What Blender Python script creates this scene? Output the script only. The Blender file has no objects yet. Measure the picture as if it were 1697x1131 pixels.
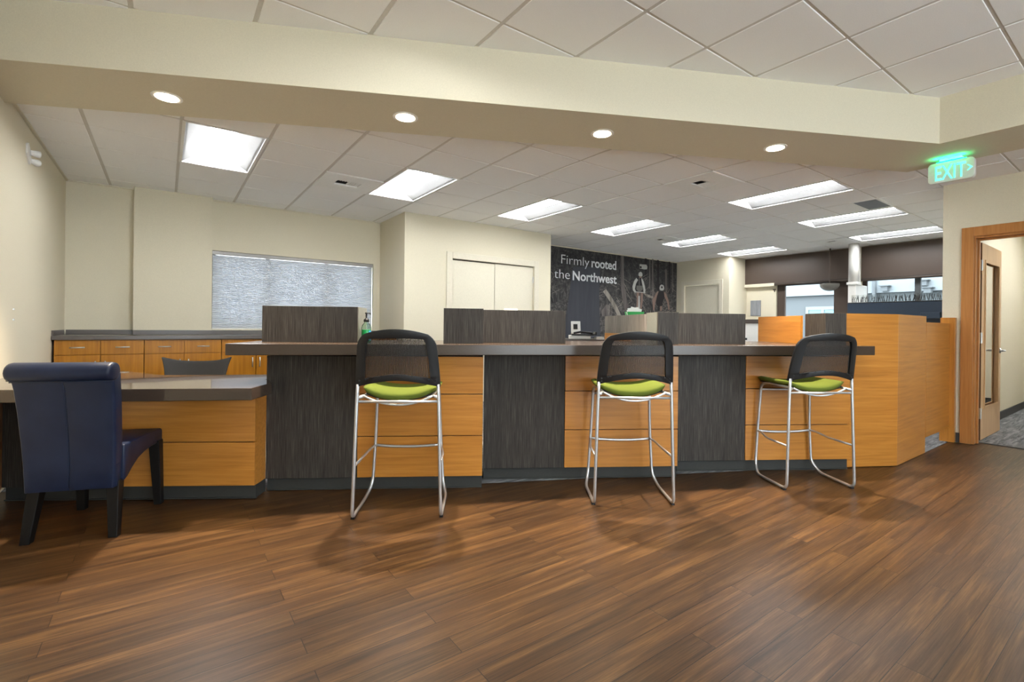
import bpy, bmesh, math, random
from mathutils import Vector, Matrix
random.seed(7)
PI = math.pi
C = bpy.context.scene.collection
sc = bpy.context.scene

# ------------------------------------------------------------------ materials
def srgb(r, g, b):
    f = lambda c: (c/255/12.92 if c/255 <= .04045 else ((c/255+.055)/1.055)**2.4)
    return (f(r), f(g), f(b), 1)

class NT:
    def __init__(s, name):
        s.m = bpy.data.materials.new(name); s.m.use_nodes = True
        s.t = s.m.node_tree; s.n = s.t.nodes
        s.b = s.n['Principled BSDF']; s.out = s.n['Material Output']
    def add(s, typ, **kw):
        n = s.n.new(typ)
        for k, v in kw.items():
            if k.startswith('i_'):
                key = k[2:]; key = int(key) if key.isdigit() else key.replace('_', ' ')
                n.inputs[key].default_value = v
            else: setattr(n, k, v)
        return n
    def link(s, a, b): s.t.links.new(a, b)
    def coords(s, scale=(1, 1, 1), kind='Object', rot=(0, 0, 0)):
        tc = s.add('ShaderNodeTexCoord'); mp = s.add('ShaderNodeMapping')
        mp.inputs['Scale'].default_value = scale; mp.inputs['Rotation'].default_value = rot
        s.link(tc.outputs[kind], mp.inputs['Vector']); return mp.outputs['Vector']
    def ramp(s, fac, stops):
        r = s.add('ShaderNodeValToRGB'); e = r.color_ramp.elements
        while len(e) < len(stops): e.new(.5)
        for k, (p, c) in enumerate(stops): e[k].position = p; e[k].color = c
        s.link(fac, r.inputs['Fac']); return r.outputs['Color']
    def noise(s, vec, scale, detail=4, rough=.5, dist=0):
        n = s.add('ShaderNodeTexNoise'); n.inputs['Scale'].default_value = scale
        n.inputs['Detail'].default_value = detail; n.inputs['Roughness'].default_value = rough
        n.inputs['Distortion'].default_value = dist
        s.link(vec, n.inputs['Vector']); return n.outputs['Fac']
    def bump(s, h, strength=.2, dist=.002):
        b = s.add('ShaderNodeBump'); b.inputs['Strength'].default_value = strength
        b.inputs['Distance'].default_value = dist
        s.link(h, b.inputs['Height']); s.link(b.outputs['Normal'], s.b.inputs['Normal'])
    def mix(s, fac, a, b, blend='MIX'):
        m = s.add('ShaderNodeMix'); m.data_type = 'RGBA'; m.blend_type = blend
        for sock, v in ((m.inputs[0], fac), (m.inputs[6], a), (m.inputs[7], b)):
            if hasattr(v, 'is_output'): s.link(v, sock)
            else: sock.default_value = v
        return m.outputs[2]

def plain(name, col, rough=.5, metal=0, spec=.5, coat=0, bumpy=None):
    t = NT(name); t.b.inputs['Base Color'].default_value = col
    t.b.inputs['Roughness'].default_value = rough; t.b.inputs['Metallic'].default_value = metal
    t.b.inputs['Specular IOR Level'].default_value = spec
    if coat: t.b.inputs['Coat Weight'].default_value = coat; t.b.inputs['Coat Roughness'].default_value = .08
    v = t.coords()
    sc_, st, di = bumpy or (60, .05, .001)
    nz = t.noise(v, sc_, 3)
    col2 = tuple(c*.93 for c in col[:3])+(1,)
    t.link(t.ramp(nz, [(.3, col2), (.7, col)]), t.b.inputs['Base Color'])
    t.bump(nz, st, di)
    return t.m

def emit(name, col, strength):
    t = NT(name); t.b.inputs['Base Color'].default_value = col
    t.b.inputs['Emission Color'].default_value = col; t.b.inputs['Emission Strength'].default_value = strength
    return t.m

def woodmat(name, c1, c2, c3, axis, rough=.3, spec=.45):
    t = NT(name)
    s = [26, 26, 26]; s[axis] = 1.1
    v = t.coords(tuple(s)); n1 = t.noise(v, 1.6, 8, .62, .35)
    s2 = [5, 5, 5]; s2[axis] = .35
    v2 = t.coords(tuple(s2)); n2 = t.noise(v2, 1.4, 3, .5, .8)
    col = t.ramp(n1, [(.28, c1), (.5, c2), (.75, c3)])
    col = t.mix(t.ramp(n2, [(.35, (0, 0, 0, 1)), (.7, (.35, .35, .35, 1))]), col, c1)
    t.link(col, t.b.inputs['Base Color'])
    t.b.inputs['Roughness'].default_value = rough; t.b.inputs['Specular IOR Level'].default_value = spec
    t.bump(n1, .04, .001)
    return t.m

M = {}
M['wall'] = plain('cream_paint', (.69, .635, .495, 1), .75, spec=.2, bumpy=(140, .08, .001))
M['tile'] = plain('ceiling_tile', (.92, .915, .91, 1), .9, spec=.1, bumpy=(220, .25, .002))
M['grid'] = plain('grid_white', (.62, .59, .55, 1), .5)
M['trimpaint'] = plain('cream_trim', (.68, .63, .51, 1), .5, spec=.3)
M['closetdoor'] = plain('closet_door_paint', (.69, .645, .52, 1), .5, spec=.3)
wA, wB, wC = (.36, .138, .021, 1), (.50, .203, .034, 1), (.60, .266, .054, 1)
M['woodx'] = woodmat('fir_veneer_horizontal', wA, wB, wC, 0)
M['woodz'] = woodmat('fir_veneer_vertical', (.31, .115, .006, 1), (.42, .168, .009, 1), (.50, .215, .018, 1), 2, .35, .3)
M['doorwood'] = woodmat('door_wood', (.36, .14, .035, 1), (.47, .20, .055, 1), (.54, .25, .085, 1), 2)
M['doorpale'] = woodmat('pale_door_veneer', (.50, .29, .13, 1), (.60, .37, .18, 1), (.66, .43, .23, 1), 2)
M['dooredgeshade'] = woodmat('shaded_door_edge', (.07, .03, .014, 1), (.10, .045, .022, 1), (.13, .06, .03, 1), 2)  # edge brown darkened to carry the shadow of the jamb
M['woodv'] = woodmat('fir_veneer_upright', wA, wB, wC, 2)
def streak(name, a, b, c, rough=.4):
    t = NT(name)
    v = t.coords((230, 230, 5)); n = t.noise(v, 1.0, 5, .6)
    v2 = t.coords((14, 14, .25)); n2 = t.noise(v2, 1.0, 3)
    col = t.ramp(n, [(.3, a), (.5, b), (.72, c)])
    col = t.mix(t.ramp(n2, [(.35, (0, 0, 0, 1)), (.75, (.5, .5, .5, 1))]), col, a)
    t.link(col, t.b.inputs['Base Color'])
    t.b.inputs['Roughness'].default_value = rough; t.b.inputs['Specular IOR Level'].default_value = .22
    t.bump(n, .08, .001)
    return t.m
M['dark'] = streak('charcoal_laminate', (.020, .0168, .0140, 1), (.048, .0405, .0345, 1), (.112, .099, .087, 1), .55)
M['greige'] = streak('greige_laminate', (.085, .075, .066, 1), (.20, .182, .163, 1), (.36, .335, .305, 1), .45)
M['pale'] = plain('pale_laminate', (.17, .175, .155, 1), .18, spec=.6)
M['slab'] = plain('brown_solid_surface', (.058, .040, .029, 1), .22, spec=.42, bumpy=(90, .01, .0005))
M['deskslab'] = plain('brown_desk_surface', (.052, .036, .026, 1), .035, spec=.5, coat=.12, bumpy=(90, .004, .0003))
M['backslab'] = plain('grey_brown_worktop', (.095, .078, .068, 1), .3, spec=.45)
M['kick'] = plain('rubber_kick', (.040, .040, .037, 1), .55, spec=.25)
M['silver'] = plain('satin_silver', (.66, .67, .69, 1), .34, metal=.8)
M['steel'] = plain('brushed_steel', (.62, .62, .60, 1), .32, metal=.9)
M['black'] = plain('black_plastic', (.012, .012, .013, 1), .42, spec=.4)
M['blackwood'] = plain('black_wood', (.006, .0055, .0055, 1), .45, spec=.2)
M['charcoal'] = plain('charcoal_fabric', (.014, .0145, .016, 1), .75, bumpy=(300, .3, .002))
M['green'] = plain('green_fabric', (.122, .158, .025, 1), .9, spec=.15, bumpy=(350, .35, .002))
M['white'] = plain('white_plastic', (.75, .75, .73, 1), .4)
M['paper'] = plain('paper', (.80, .80, .78, 1), .8)
M['whitemetal'] = plain('white_metal', (.78, .77, .74, 1), .4)
M['greenplastic'] = plain('green_plastic', (.04, .42, .10, 1), .4)
M['navypanel'] = plain('navy_panel', (.028, .052, .092, 1), .35)
M['shade'] = plain('brown_roller_shade', (.075, .052, .040, 1), .42, spec=.45, bumpy=(400, .1, .001))
M['brownframe'] = plain('brown_window_frame', (.075, .05, .037, 1), .5)
M['globe'] = plain('smoked_globe', (.20, .19, .17, 1), .15, spec=.6)
M['grille'] = plain('grey_grille', (.16, .17, .19, 1), .6)
M['slot'] = plain('vent_dark', (.02, .02, .022, 1), .7)
M['ventplate'] = plain('vent_plate', (.88, .88, .86, 1), .5)
M['reflector'] = plain('greyed_reflector', (.29, .29, .29, 1), .6)  # white wings greyed so the lens light does not clip on them
M['darkbase'] = plain('dark_baseboard', (.045, .045, .045, 1), .5)
M['extwhite'] = plain('pale_siding', (.16, .18, .188, 1), .8)
M['extgrey'] = plain('grey_stucco', (.085, .094, .098, 1), .85)
M['extglass'] = plain('teal_glass', (.08, .18, .20, 1), .15)
M['soapblue'] = plain('blue_label', (.05, .30, .55, 1), .4)
M['soapgreen'] = plain('green_soap', (.02, .42, .12, 1), .25)
M['art'] = streak('grey_wall_panel', (.14, .15, .17, 1), (.28, .29, .31, 1), (.42, .43, .45, 1), .6)

def navy():
    t = NT('navy_leather')
    v = t.coords(); n = t.noise(v, 9, 4); n2 = t.noise(v, 260, 3)
    t.link(t.ramp(n, [(.3, (.0055, .0105, .031, 1)), (.7, (.0085, .016, .043, 1))]), t.b.inputs['Base Color'])
    t.b.inputs['Roughness'].default_value = .40; t.b.inputs['Specular IOR Level'].default_value = .32
    t.bump(n2, .15, .001); return t.m
M['navy'] = navy()

def meshfab():
    t = NT('black_mesh_back')
    v = t.coords((1, 1, 1)); w = t.add('ShaderNodeTexWave'); w.wave_type = 'BANDS'; w.bands_direction = 'X'
    w.inputs['Scale'].default_value = 38; w.inputs['Distortion'].default_value = .6; w.inputs['Detail'].default_value = 1
    t.link(v, w.inputs['Vector'])
    tr = t.add('ShaderNodeBsdfTransparent'); mx = t.add('ShaderNodeMixShader')
    f = t.ramp(w.outputs['Fac'], [(.2, (.38, .38, .38, 1)), (.8, (.82, .82, .82, 1))])
    t.b.inputs['Base Color'].default_value = (.018, .018, .018, 1); t.b.inputs['Roughness'].default_value = .6
    t.link(f, mx.inputs[0]); t.link(tr.outputs[0], mx.inputs[1]); t.link(t.b.outputs[0], mx.inputs[2])
    t.link(mx.outputs[0], t.out.inputs['Surface']); return t.m
M['mesh'] = meshfab()

def thinglass(name, tint, gl=.08, rough=.0):
    t = NT(name)
    tr = t.add('ShaderNodeBsdfTransparent'); tr.inputs[0].default_value = tint
    g = t.add('ShaderNodeBsdfGlossy'); g.inputs['Roughness'].default_value = rough
    fr = t.add('ShaderNodeFresnel'); fr.inputs['IOR'].default_value = 1.12
    mx = t.add('ShaderNodeMixShader'); t.link(fr.outputs[0], mx.inputs[0])
    t.link(tr.outputs[0], mx.inputs[1]); t.link(g.outputs[0], mx.inputs[2])
    t.link(mx.outputs[0], t.out.inputs['Surface']); return t.m
M['glass'] = thinglass('window_glass', (.93, .97, .98, 1))
M['bottle'] = thinglass('clear_plastic', (.80, .93, .84, 1))
M['resin'] = thinglass('clear_resin', (.92, .93, .92, 1))

def pleat():
    t = NT('cellular_shade_fabric')
    v = t.coords((3, 3, 120)); n = t.noise(v, 1, 2)
    col = t.ramp(n, [(.3, (.62, .635, .665, 1)), (.7, (.72, .735, .76, 1))])
    d = t.add('ShaderNodeBsdfDiffuse'); tl = t.add('ShaderNodeBsdfTranslucent'); mx = t.add('ShaderNodeMixShader')
    t.link(col, d.inputs[0]); t.link(col, tl.inputs[0]); mx.inputs[0].default_value = .20
    t.link(d.outputs[0], mx.inputs[1]); t.link(tl.outputs[0], mx.inputs[2]); t.link(mx.outputs[0], t.out.inputs['Surface'])
    return t.m
M['pleat'] = pleat()

def floormat():
    t = NT('wood_plank_floor')
    tc = t.add('ShaderNodeTexCoord')
    mp = t.add('ShaderNodeMapping'); mp.inputs['Location'].default_value = (.35, .0295, 0)
    t.link(tc.outputs['Object'], mp.inputs['Vector']); v = mp.outputs['Vector']
    br = t.add('ShaderNodeTexBrick'); br.offset = .37; br.offset_frequency = 2; br.squash = 1
    br.inputs['Scale'].default_value = 1; br.inputs['Mortar Size'].default_value = .0016
    br.inputs['Mortar Smooth'].default_value = .1; br.inputs['Bias'].default_value = 0
    br.inputs['Brick Width'].default_value = 1.22; br.inputs['Row Height'].default_value = .1045
    br.inputs['Color1'].default_value = (0, 0, 0, 1); br.inputs['Color2'].default_value = (1, 1, 1, 1)
    t.link(v, br.inputs['Vector'])
    # warp: every plank gets its own slice of grain
    sep = t.add('ShaderNodeSeparateColor'); t.link(br.outputs['Color'], sep.inputs[0])
    ml = t.add('ShaderNodeMath', operation='MULTIPLY'); ml.inputs[1].default_value = 37
    t.link(sep.outputs[0], ml.inputs[0])
    cmb = t.add('ShaderNodeCombineXYZ'); t.link(ml.outputs[0], cmb.inputs[2])
    ad = t.add('ShaderNodeVectorMath', operation='ADD'); t.link(tc.outputs['Object'], ad.inputs[0]); t.link(cmb.outputs[0], ad.inputs[1])
    sc1 = t.add('ShaderNodeMapping'); sc1.inputs['Scale'].default_value = (.75, 15, 1); t.link(ad.outputs[0], sc1.inputs['Vector'])
    n1 = t.noise(sc1.outputs[0], 1.6, 9, .66, .5)
    sc2 = t.add('ShaderNodeMapping'); sc2.inputs['Scale'].default_value = (4, 170, 1); t.link(ad.outputs[0], sc2.inputs['Vector'])
    n2 = t.noise(sc2.outputs[0], 1.2, 4, .6, .2)
    sc3 = t.add('ShaderNodeMapping'); sc3.inputs['Scale'].default_value = (2.2, 6, 1); t.link(ad.outputs[0], sc3.inputs['Vector'])
    n3 = t.noise(sc3.outputs[0], 1.5, 6, .62, 1.6)
    col = t.ramp(n1, [(.30, (.026, .0125, .0055, 1)), (.5, (.076, .036, .0135, 1)), (.70, (.165, .086, .031, 1))])
    col = t.mix(t.ramp(n2, [(.35, (.55, .55, .55, 1)), (.62, (0, 0, 0, 1))]), col, (.022, .012, .0055, 1))
    col = t.mix(t.ramp(n3, [(.55, (0, 0, 0, 1)), (.8, (.6, .6, .6, 1))]), col, (.026, .0125, .006, 1))
    tone = t.ramp(sep.outputs[0], [(0, (.74, .74, .75, 1)), (1, (1.2, 1.17, 1.12, 1))])
    col = t.mix(1.0, col, tone, 'MULTIPLY')
    col = t.mix(br.outputs['Fac'], col, (.015, .007, .004, 1))
    t.link(col, t.b.inputs['Base Color'])
    t.link(t.ramp(n2, [(.2, (.40, .40, .40, 1)), (.8, (.30, .30, .30, 1))]), t.b.inputs['Roughness'])
    t.b.inputs['Specular IOR Level'].default_value = .36
    inv = t.add('ShaderNodeMath', operation='SUBTRACT'); inv.inputs[0].default_value = 1; t.link(br.outputs['Fac'], inv.inputs[1])
    mlb = t.add('ShaderNodeMath', operation='MULTIPLY_ADD'); mlb.inputs[1].default_value = .12
    t.link(n2, mlb.inputs[0]); t.link(inv.outputs[0], mlb.inputs[2])
    t.bump(mlb.outputs[0], .35, .0012)
    return t.m
M['floor'] = floormat()

def carpetmat():
    t = NT('grey_carpet')
    v = t.coords((2.5, 22, 1)); n = t.noise(v, 1.3, 5, .7, .6); v2 = t.coords((300, 300, 1)); n2 = t.noise(v2, 1, 2)
    c = t.ramp(n, [(.3, (.06, .062, .066, 1)), (.5, (.18, .184, .188, 1)), (.72, (.36, .36, .36, 1))])
    t.link(c, t.b.inputs['Base Color']); t.b.inputs['Roughness'].default_value = .95
    t.b.inputs['Specular IOR Level'].default_value = .1; t.bump(n2, .5, .004); return t.m
M['carpet'] = carpetmat()

def forest():
    t = NT('forest_print')
    v = t.coords((1, 1, 1)); n = t.noise(v, 2.2, 8, .7, .6)
    v3 = t.coords((3, 3, 7), rot=(0, .7, 0)); n3 = t.noise(v3, 2.6, 10, .74, 1.6)
    v4 = t.coords((8, 3, 3), rot=(0, -.5, 0)); n4 = t.noise(v4, 1.7, 8, .72, 1.2)
    c = t.ramp(n3, [(.36, (.008, .008, .009, 1)), (.5, (.060, .057, .056, 1)), (.66, (.28, .26, .24, 1))])
    c2 = t.ramp(n4, [(.38, (.009, .009, .010, 1)), (.52, (.062, .059, .058, 1)), (.68, (.25, .235, .22, 1))])
    c = t.mix(t.ramp(n, [(.4, (0, 0, 0, 1)), (.6, (1, 1, 1, 1))]), c, c2)
    # the printed picture: dark treetops above, lighter forest floor below
    tc = t.add('ShaderNodeTexCoord'); sp = t.add('ShaderNodeSeparateXYZ'); t.link(tc.outputs['Object'], sp.inputs[0])
    mr = t.add('ShaderNodeMapRange'); mr.inputs['From Min'].default_value = 1.3; mr.inputs['From Max'].default_value = 2.4
    mr.inputs['To Min'].default_value = 0; mr.inputs['To Max'].default_value = .62
    t.link(sp.outputs['Z'], mr.inputs['Value'])
    c = t.mix(mr.outputs[0], c, (.018, .018, .021, 1))
    t.link(c, t.b.inputs['Base Color']); t.b.inputs['Roughness'].default_value = .6
    t.b.inputs['Specular IOR Level'].default_value = .2; return t.m
M['forest'] = forest()
def bark(name, a, b):
    t = NT(name); v = t.coords((9, 1, .8)); n = t.noise(v, 1.3, 6, .6, .8)
    t.link(t.ramp(n, [(.3, a), (.72, b)]), t.b.inputs['Base Color']); t.b.inputs['Roughness'].default_value = .6
    t.b.inputs['Specular IOR Level'].default_value = .2; return t.m
M['trunk'] = bark('printed_trunk', (.043, .046, .058, 1), (.054, .057, .068, 1))
M['thintree'] = bark('printed_thin_tree', (.045, .040, .038, 1), (.19, .17, .16, 1))
M['log'] = bark('printed_log', (.12, .105, .09, 1), (.34, .31, .27, 1))
M['printlight'] = plain('printed_pale', (.42, .42, .40, 1), .6, spec=.2)
M['printdark'] = plain('printed_dark', (.022, .02, .022, 1), .6, spec=.2)
M['printskin'] = plain('printed_skin', (.22, .15, .125, 1), .6, spec=.2)
M['printgrey'] = plain('printed_grey', (.13, .125, .115, 1), .6, spec=.2)
M['lettering'] = plain('white_lettering', (.72, .74, .76, 1), .6, spec=.2)

LUM = 18.5
M['lens'] = emit('troffer_lens', (.965, .985, 1.0, 1), LUM)
M['canlens'] = emit('can_lens', (1.0, .80, .56, 1), 14)
M['exitgreen'] = emit('exit_green', (.16, .95, .68, 1), .55)
M['exitglow'] = emit('exit_glow', (.0, 1.0, .36, 1), 2.5)

# ------------------------------------------------------------------ mesh helpers
class MB:
    def __init__(s): s.bm = bmesh.new()
    def box(s, x0, x1, y0, y1, z0, z1, mat=None):
        v = [s.bm.verts.new(p) for p in ((x0,y0,z0),(x1,y0,z0),(x1,y1,z0),(x0,y1,z0),(x0,y0,z1),(x1,y0,z1),(x1,y1,z1),(x0,y1,z1))]
        if mat:
            for q in v: q.co = mat @ q.co
        for f in ((3,2,1,0),(4,5,6,7),(0,1,5,4),(1,2,6,5),(2,3,7,6),(3,0,4,7)): s.bm.faces.new([v[i] for i in f])
        return s
    def prism(s, poly, z0, z1, mat=None):
        a = sum(poly[i][0]*poly[(i+1)%len(poly)][1]-poly[(i+1)%len(poly)][0]*poly[i][1] for i in range(len(poly)))
        if a < 0: poly = poly[::-1]
        b = [s.bm.verts.new((p[0], p[1], z0)) for p in poly]; t = [s.bm.verts.new((p[0], p[1], z1)) for p in poly]
        if mat:
            for q in b+t: q.co = mat @ q.co
        s.bm.faces.new(b[::-1]); s.bm.faces.new(t); n = len(poly)
        for i in range(n): s.bm.faces.new((b[i], b[(i+1)%n], t[(i+1)%n], t[i]))
        return s
    def tube(s, pts, r, seg=10, closed=False):
        pts = [Vector(p) for p in pts]; n = len(pts); rings = []
        prev = None
        for i, p in enumerate(pts):
            if closed: d = (pts[(i+1)%n]-pts[i-1]).normalized()
            elif i == 0: d = (pts[1]-p).normalized()
            elif i == n-1: d = (p-pts[i-1]).normalized()
            else: d = ((pts[i+1]-p).normalized()+(p-pts[i-1]).normalized()).normalized()
            if prev is None:
                up = Vector((0,0,1)) if abs(d.z) < .9 else Vector((1,0,0))
                u = d.cross(up).normalized()
            else:
                u = (prev - d*prev.dot(d)).normalized()
            prev = u; w = d.cross(u)
            rr = r[i] if isinstance(r, (list, tuple)) else r
            rings.append([s.bm.verts.new(p+(u*math.cos(2*PI*k/seg)+w*math.sin(2*PI*k/seg))*rr) for k in range(seg)])
        m = n if closed else n-1
        for i in range(m):
            A, B = rings[i], rings[(i+1)%n]
            for k in range(seg): s.bm.faces.new((A[k], A[(k+1)%seg], B[(k+1)%seg], B[k]))
        if not closed: s.bm.faces.new(rings[0][::-1]); s.bm.faces.new(rings[-1])
        return s
    def lathe(s, prof, seg=24, mat=None):
        rings = []
        for r, z in prof:
            rings.append([s.bm.verts.new((max(r, 1e-4)*math.cos(2*PI*k/seg), max(r, 1e-4)*math.sin(2*PI*k/seg), z)) for k in range(seg)])
        for A, B in zip(rings, rings[1:]):
            for k in range(seg): s.bm.faces.new((A[k], A[(k+1)%seg], B[(k+1)%seg], B[k]))
        s.bm.faces.new(rings[0][::-1]); s.bm.faces.new(rings[-1])
        if mat:
            for R in rings:
                for v in R: v.co = mat @ v.co
        return s
    def quad(s, *p):
        s.bm.faces.new([s.bm.verts.new(q) for q in p]); return s
    def slabgrid(s, top, bot):
        """closed sheet from two equal point grids (rows of points)"""
        def mk(g): return [[s.bm.verts.new(p) for p in row] for row in g]
        a, b = mk(top), mk(bot); R, Cc = len(a), len(a[0])
        for i in range(R-1):
            for j in range(Cc-1):
                s.bm.faces.new((a[i][j], a[i][j+1], a[i+1][j+1], a[i+1][j]))
                s.bm.faces.new((b[i][j], b[i+1][j], b[i+1][j+1], b[i][j+1]))
        for j in range(Cc-1):
            s.bm.faces.new((a[0][j+1], a[0][j], b[0][j], b[0][j+1])); s.bm.faces.new((a[-1][j], a[-1][j+1], b[-1][j+1], b[-1][j]))
        for i in range(R-1):
            s.bm.faces.new((a[i][0], a[i+1][0], b[i+1][0], b[i][0])); s.bm.faces.new((a[i+1][-1], a[i][-1], b[i][-1], b[i+1][-1]))
        return s
    def build(s, name, mat, parent=None, bevel=0, smooth=False, seg=2, subsurf=0):
        bmesh.ops.recalc_face_normals(s.bm, faces=s.bm.faces)
        me = bpy.data.meshes.new(name); s.bm.to_mesh(me); s.bm.free()
        if mat is not None: me.materials.append(M[mat] if isinstance(mat, str) else mat)
        if smooth:
            for p in me.polygons: p.use_smooth = True
        o = bpy.data.objects.new(name, me); C.objects.link(o)
        if parent: o.parent = parent
        if bevel:
            m = o.modifiers.new('bevel', 'BEVEL'); m.width = bevel; m.segments = seg; m.limit_method = 'ANGLE'; m.angle_limit = .6
        if subsurf:
            m = o.modifiers.new('sub', 'SUBSURF'); m.levels = subsurf; m.render_levels = subsurf
        return o

def tag(o, label=None, cat=None, group=None, kind=None):
    if label: o['label'] = label
    if cat: o['category'] = cat
    if group: o['group'] = group
    if kind: o['kind'] = kind
    return o
def thing(name, label, cat, loc=(0,0,0), rot=0, group=None):
    o = bpy.data.objects.new(name, None); o.empty_display_size = .1; C.objects.link(o)
    o.location = loc; o.rotation_euler = (0, 0, rot)
    return tag(o, label, cat, group)
def struct(name, mb, mat, label=None, cat=None, **kw):
    return tag(mb.build(name, mat, **kw), label or name.replace('_', ' '), cat or name.split('_')[0], kind='structure')
def copy_tree(o, parent=None):
    c = o.copy(); C.objects.link(c)
    if parent: c.parent = parent
    for ch in [x for x in list(bpy.data.objects) if x.parent == o]: copy_tree(ch, c)
    return c
def rounded(w, h, r, n=6):
    pts = []
    for cx, cy, a0 in ((w/2-r, h/2-r, 0), (-w/2+r, h/2-r, 90), (-w/2+r, -h/2+r, 180), (w/2-r, -h/2+r, 270)):
        for k in range(n+1):
            a = math.radians(a0+90*k/n); pts.append((cx+r*math.cos(a), cy+r*math.sin(a)))
    return pts
def bend(pts, r=.05, n=5):
    """polyline with rounded corners"""
    pts = [Vector(p) for p in pts]; out = [pts[0]]
    for a, b, c in zip(pts, pts[1:], pts[2:]):
        l = min(r, (b-a).length*.45, (c-b).length*.45)
        p, q = b+(a-b).normalized()*l, b+(c-b).normalized()*l
        for k in range(n+1):
            t = k/n; out.append(p*(1-t)**2+b*2*t*(1-t)+q*t*t)
    out.append(pts[-1]); return out
def rotz(a): return Matrix.Rotation(a, 4, 'Z')

# ------------------------------------------------------------------ dimensions (metres; X along back wall, Y into the room, camera at origin)
U = .6096; OX, OY = -1.12648, 4.61857; FX, FY = 2.25967, .67330
ZC, ZF, ZS = 2.747, 3.036, 2.668         # back ceiling, front ceiling, soffit underside
XL, YB, XR, XW = -.893, 7.37, 6.74, 10.5
RC = math.radians(-32)                   # counter modules
RS = math.atan2(-2.0947, 4.335)          # bar slab edge
YF = -3.6

# ------------------------------------------------------------------ floor and walls
struct('floor', MB().box(XL-.1, 6.93, YF-.1, 7.5, -.06, 0), 'floor', 'brown wood plank floor', 'floor')
car = [(-.89,4.80),(.55,3.92),(1.9,3.10),(3.3,2.42),(4.65,1.76),(5.12,1.50),(5.87,1.475),(6.735,1.475),(6.735,1.55),(10.5,1.55),(10.5,5.85),(9.79,5.85),(9.79,7.2),(5.26,7.2),(5.26,6.41),(2.65,6.41),(2.65,7.36),(-.89,7.36)]
cb = bmesh.new(); f = cb.faces.new([cb.verts.new((x, y, .004)) for x, y in car]); bmesh.ops.triangulate(cb, faces=[f])
mb = MB(); mb.bm.free(); mb.bm = cb
struct('floor_carpet', mb, 'carpet', 'grey streaked carpet behind the counters', 'carpet')
struct('floor_slab', MB().box(6.93, 11, -2, 7.5, -.06, 0), 'carpet', 'floor under the carpet at the far side', 'floor')
struct('floor_office', MB().box(6.935, 10.72, -1.6, 1.46, 0, .004), 'carpet', 'grey carpet inside the office doorway', 'carpet')

struct('wall_left', MB().box(XL-.12, XL, YF, 7.6, 0, ZF+.12), 'wall', 'cream wall on the left')
# back wall with window opening
wx0, wx1, wz0, wz1 = .472, 2.548, 1.10, 2.106
struct('wall_back', MB().box(XL, wx0, YB, YB+.14, 0, ZF+.12).box(wx1, 2.65, YB, YB+.14, 0, ZF+.12).box(wx0, wx1, YB, YB+.14, 0, wz0).box(wx0, wx1, YB, YB+.14, wz1, ZF+.12), 'wall', 'cream back wall with the wide shaded window')
struct('wall_chase', MB().box(-.297, .470, 7.24, YB, 0, ZF+.12), 'wall', 'cream boxed chase on the back wall', 'wall')
struct('wall_closet', MB().box(2.65, 3.388, 6.41, 6.53, 0, ZF+.12).box(4.903, 5.258, 6.41, 6.53, 0, ZF+.12).box(3.388, 4.903, 6.41, 6.53, 2.168, ZF+.12).box(2.65, 2.77, 6.53, 7.5, 0, ZF+.12).box(5.138, 5.258, 6.53, 7.3, 0, ZF+.12), 'wall', 'cream closet wall projecting into the room', 'wall')
struct('wall_mural', MB().box(5.258, 9.79, 7.2, 7.32, 0, ZF+.12), 'wall', 'back wall behind the forest mural', 'wall')
struct('wall_strip', MB().box(9.79, 9.91, 6.97, 7.32, 0, ZF+.12).box(9.79, 9.91, 5.85, 6.085, 0, ZF+.12).box(9.79, 9.91, 6.085, 6.97, 2.175, ZF+.12).box(9.91, 10.62, 5.85, 5.97, 0, ZF+.12), 'wall', 'cream wall with a plain door beyond the mural', 'wall')
W2 = (3.74, 5.19, .90, 2.15); W3 = (1.70, 3.60, .90, 2.15)
struct('wall_window', MB().box(XW, XW+.14, W2[1], 5.85, 0, ZF+.12).box(XW, XW+.14, W3[1], W2[0], 0, ZF+.12).box(XW, XW+.14, W2[0], W2[1], 0, W2[2]).box(XW, XW+.14, W2[0], W2[1], W2[3], ZF+.12).box(XW, XW+.14, W3[0], W3[1], 0, W3[2]).box(XW, XW+.14, W3[0], W3[1], W3[3], ZF+.12).box(XW, XW+.14, 1.55, W3[0], 0, ZF+.12).box(10.40, XW, 5.19, 5.85, 2.10, 2.165), 'wall', 'cream wall with the shaded far windows', 'wall')
DY0, DY1 = .33, 1.29
struct('wall_right', MB().box(XR, XR+.19, DY1+.02, 1.551, 0, ZF+.12).box(XR, XR+.19, DY0-.02, DY1+.02, 2.17, ZF+.12).box(XR, XR+.19, YF, DY0-.02, 0, ZF+.12), 'wall', 'cream wall around the office doorway')
struct('wall_office', MB().box(XR+.19, 10.72, 1.46, 1.55, 0, ZF+.12).box(10.72, 10.82, -1.7, 1.55, 0, ZF+.12).box(XR+.19, 10.82, -1.7, -1.6, 0, ZF+.12), 'wall', 'cream walls of the office behind the door', 'wall')
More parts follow.
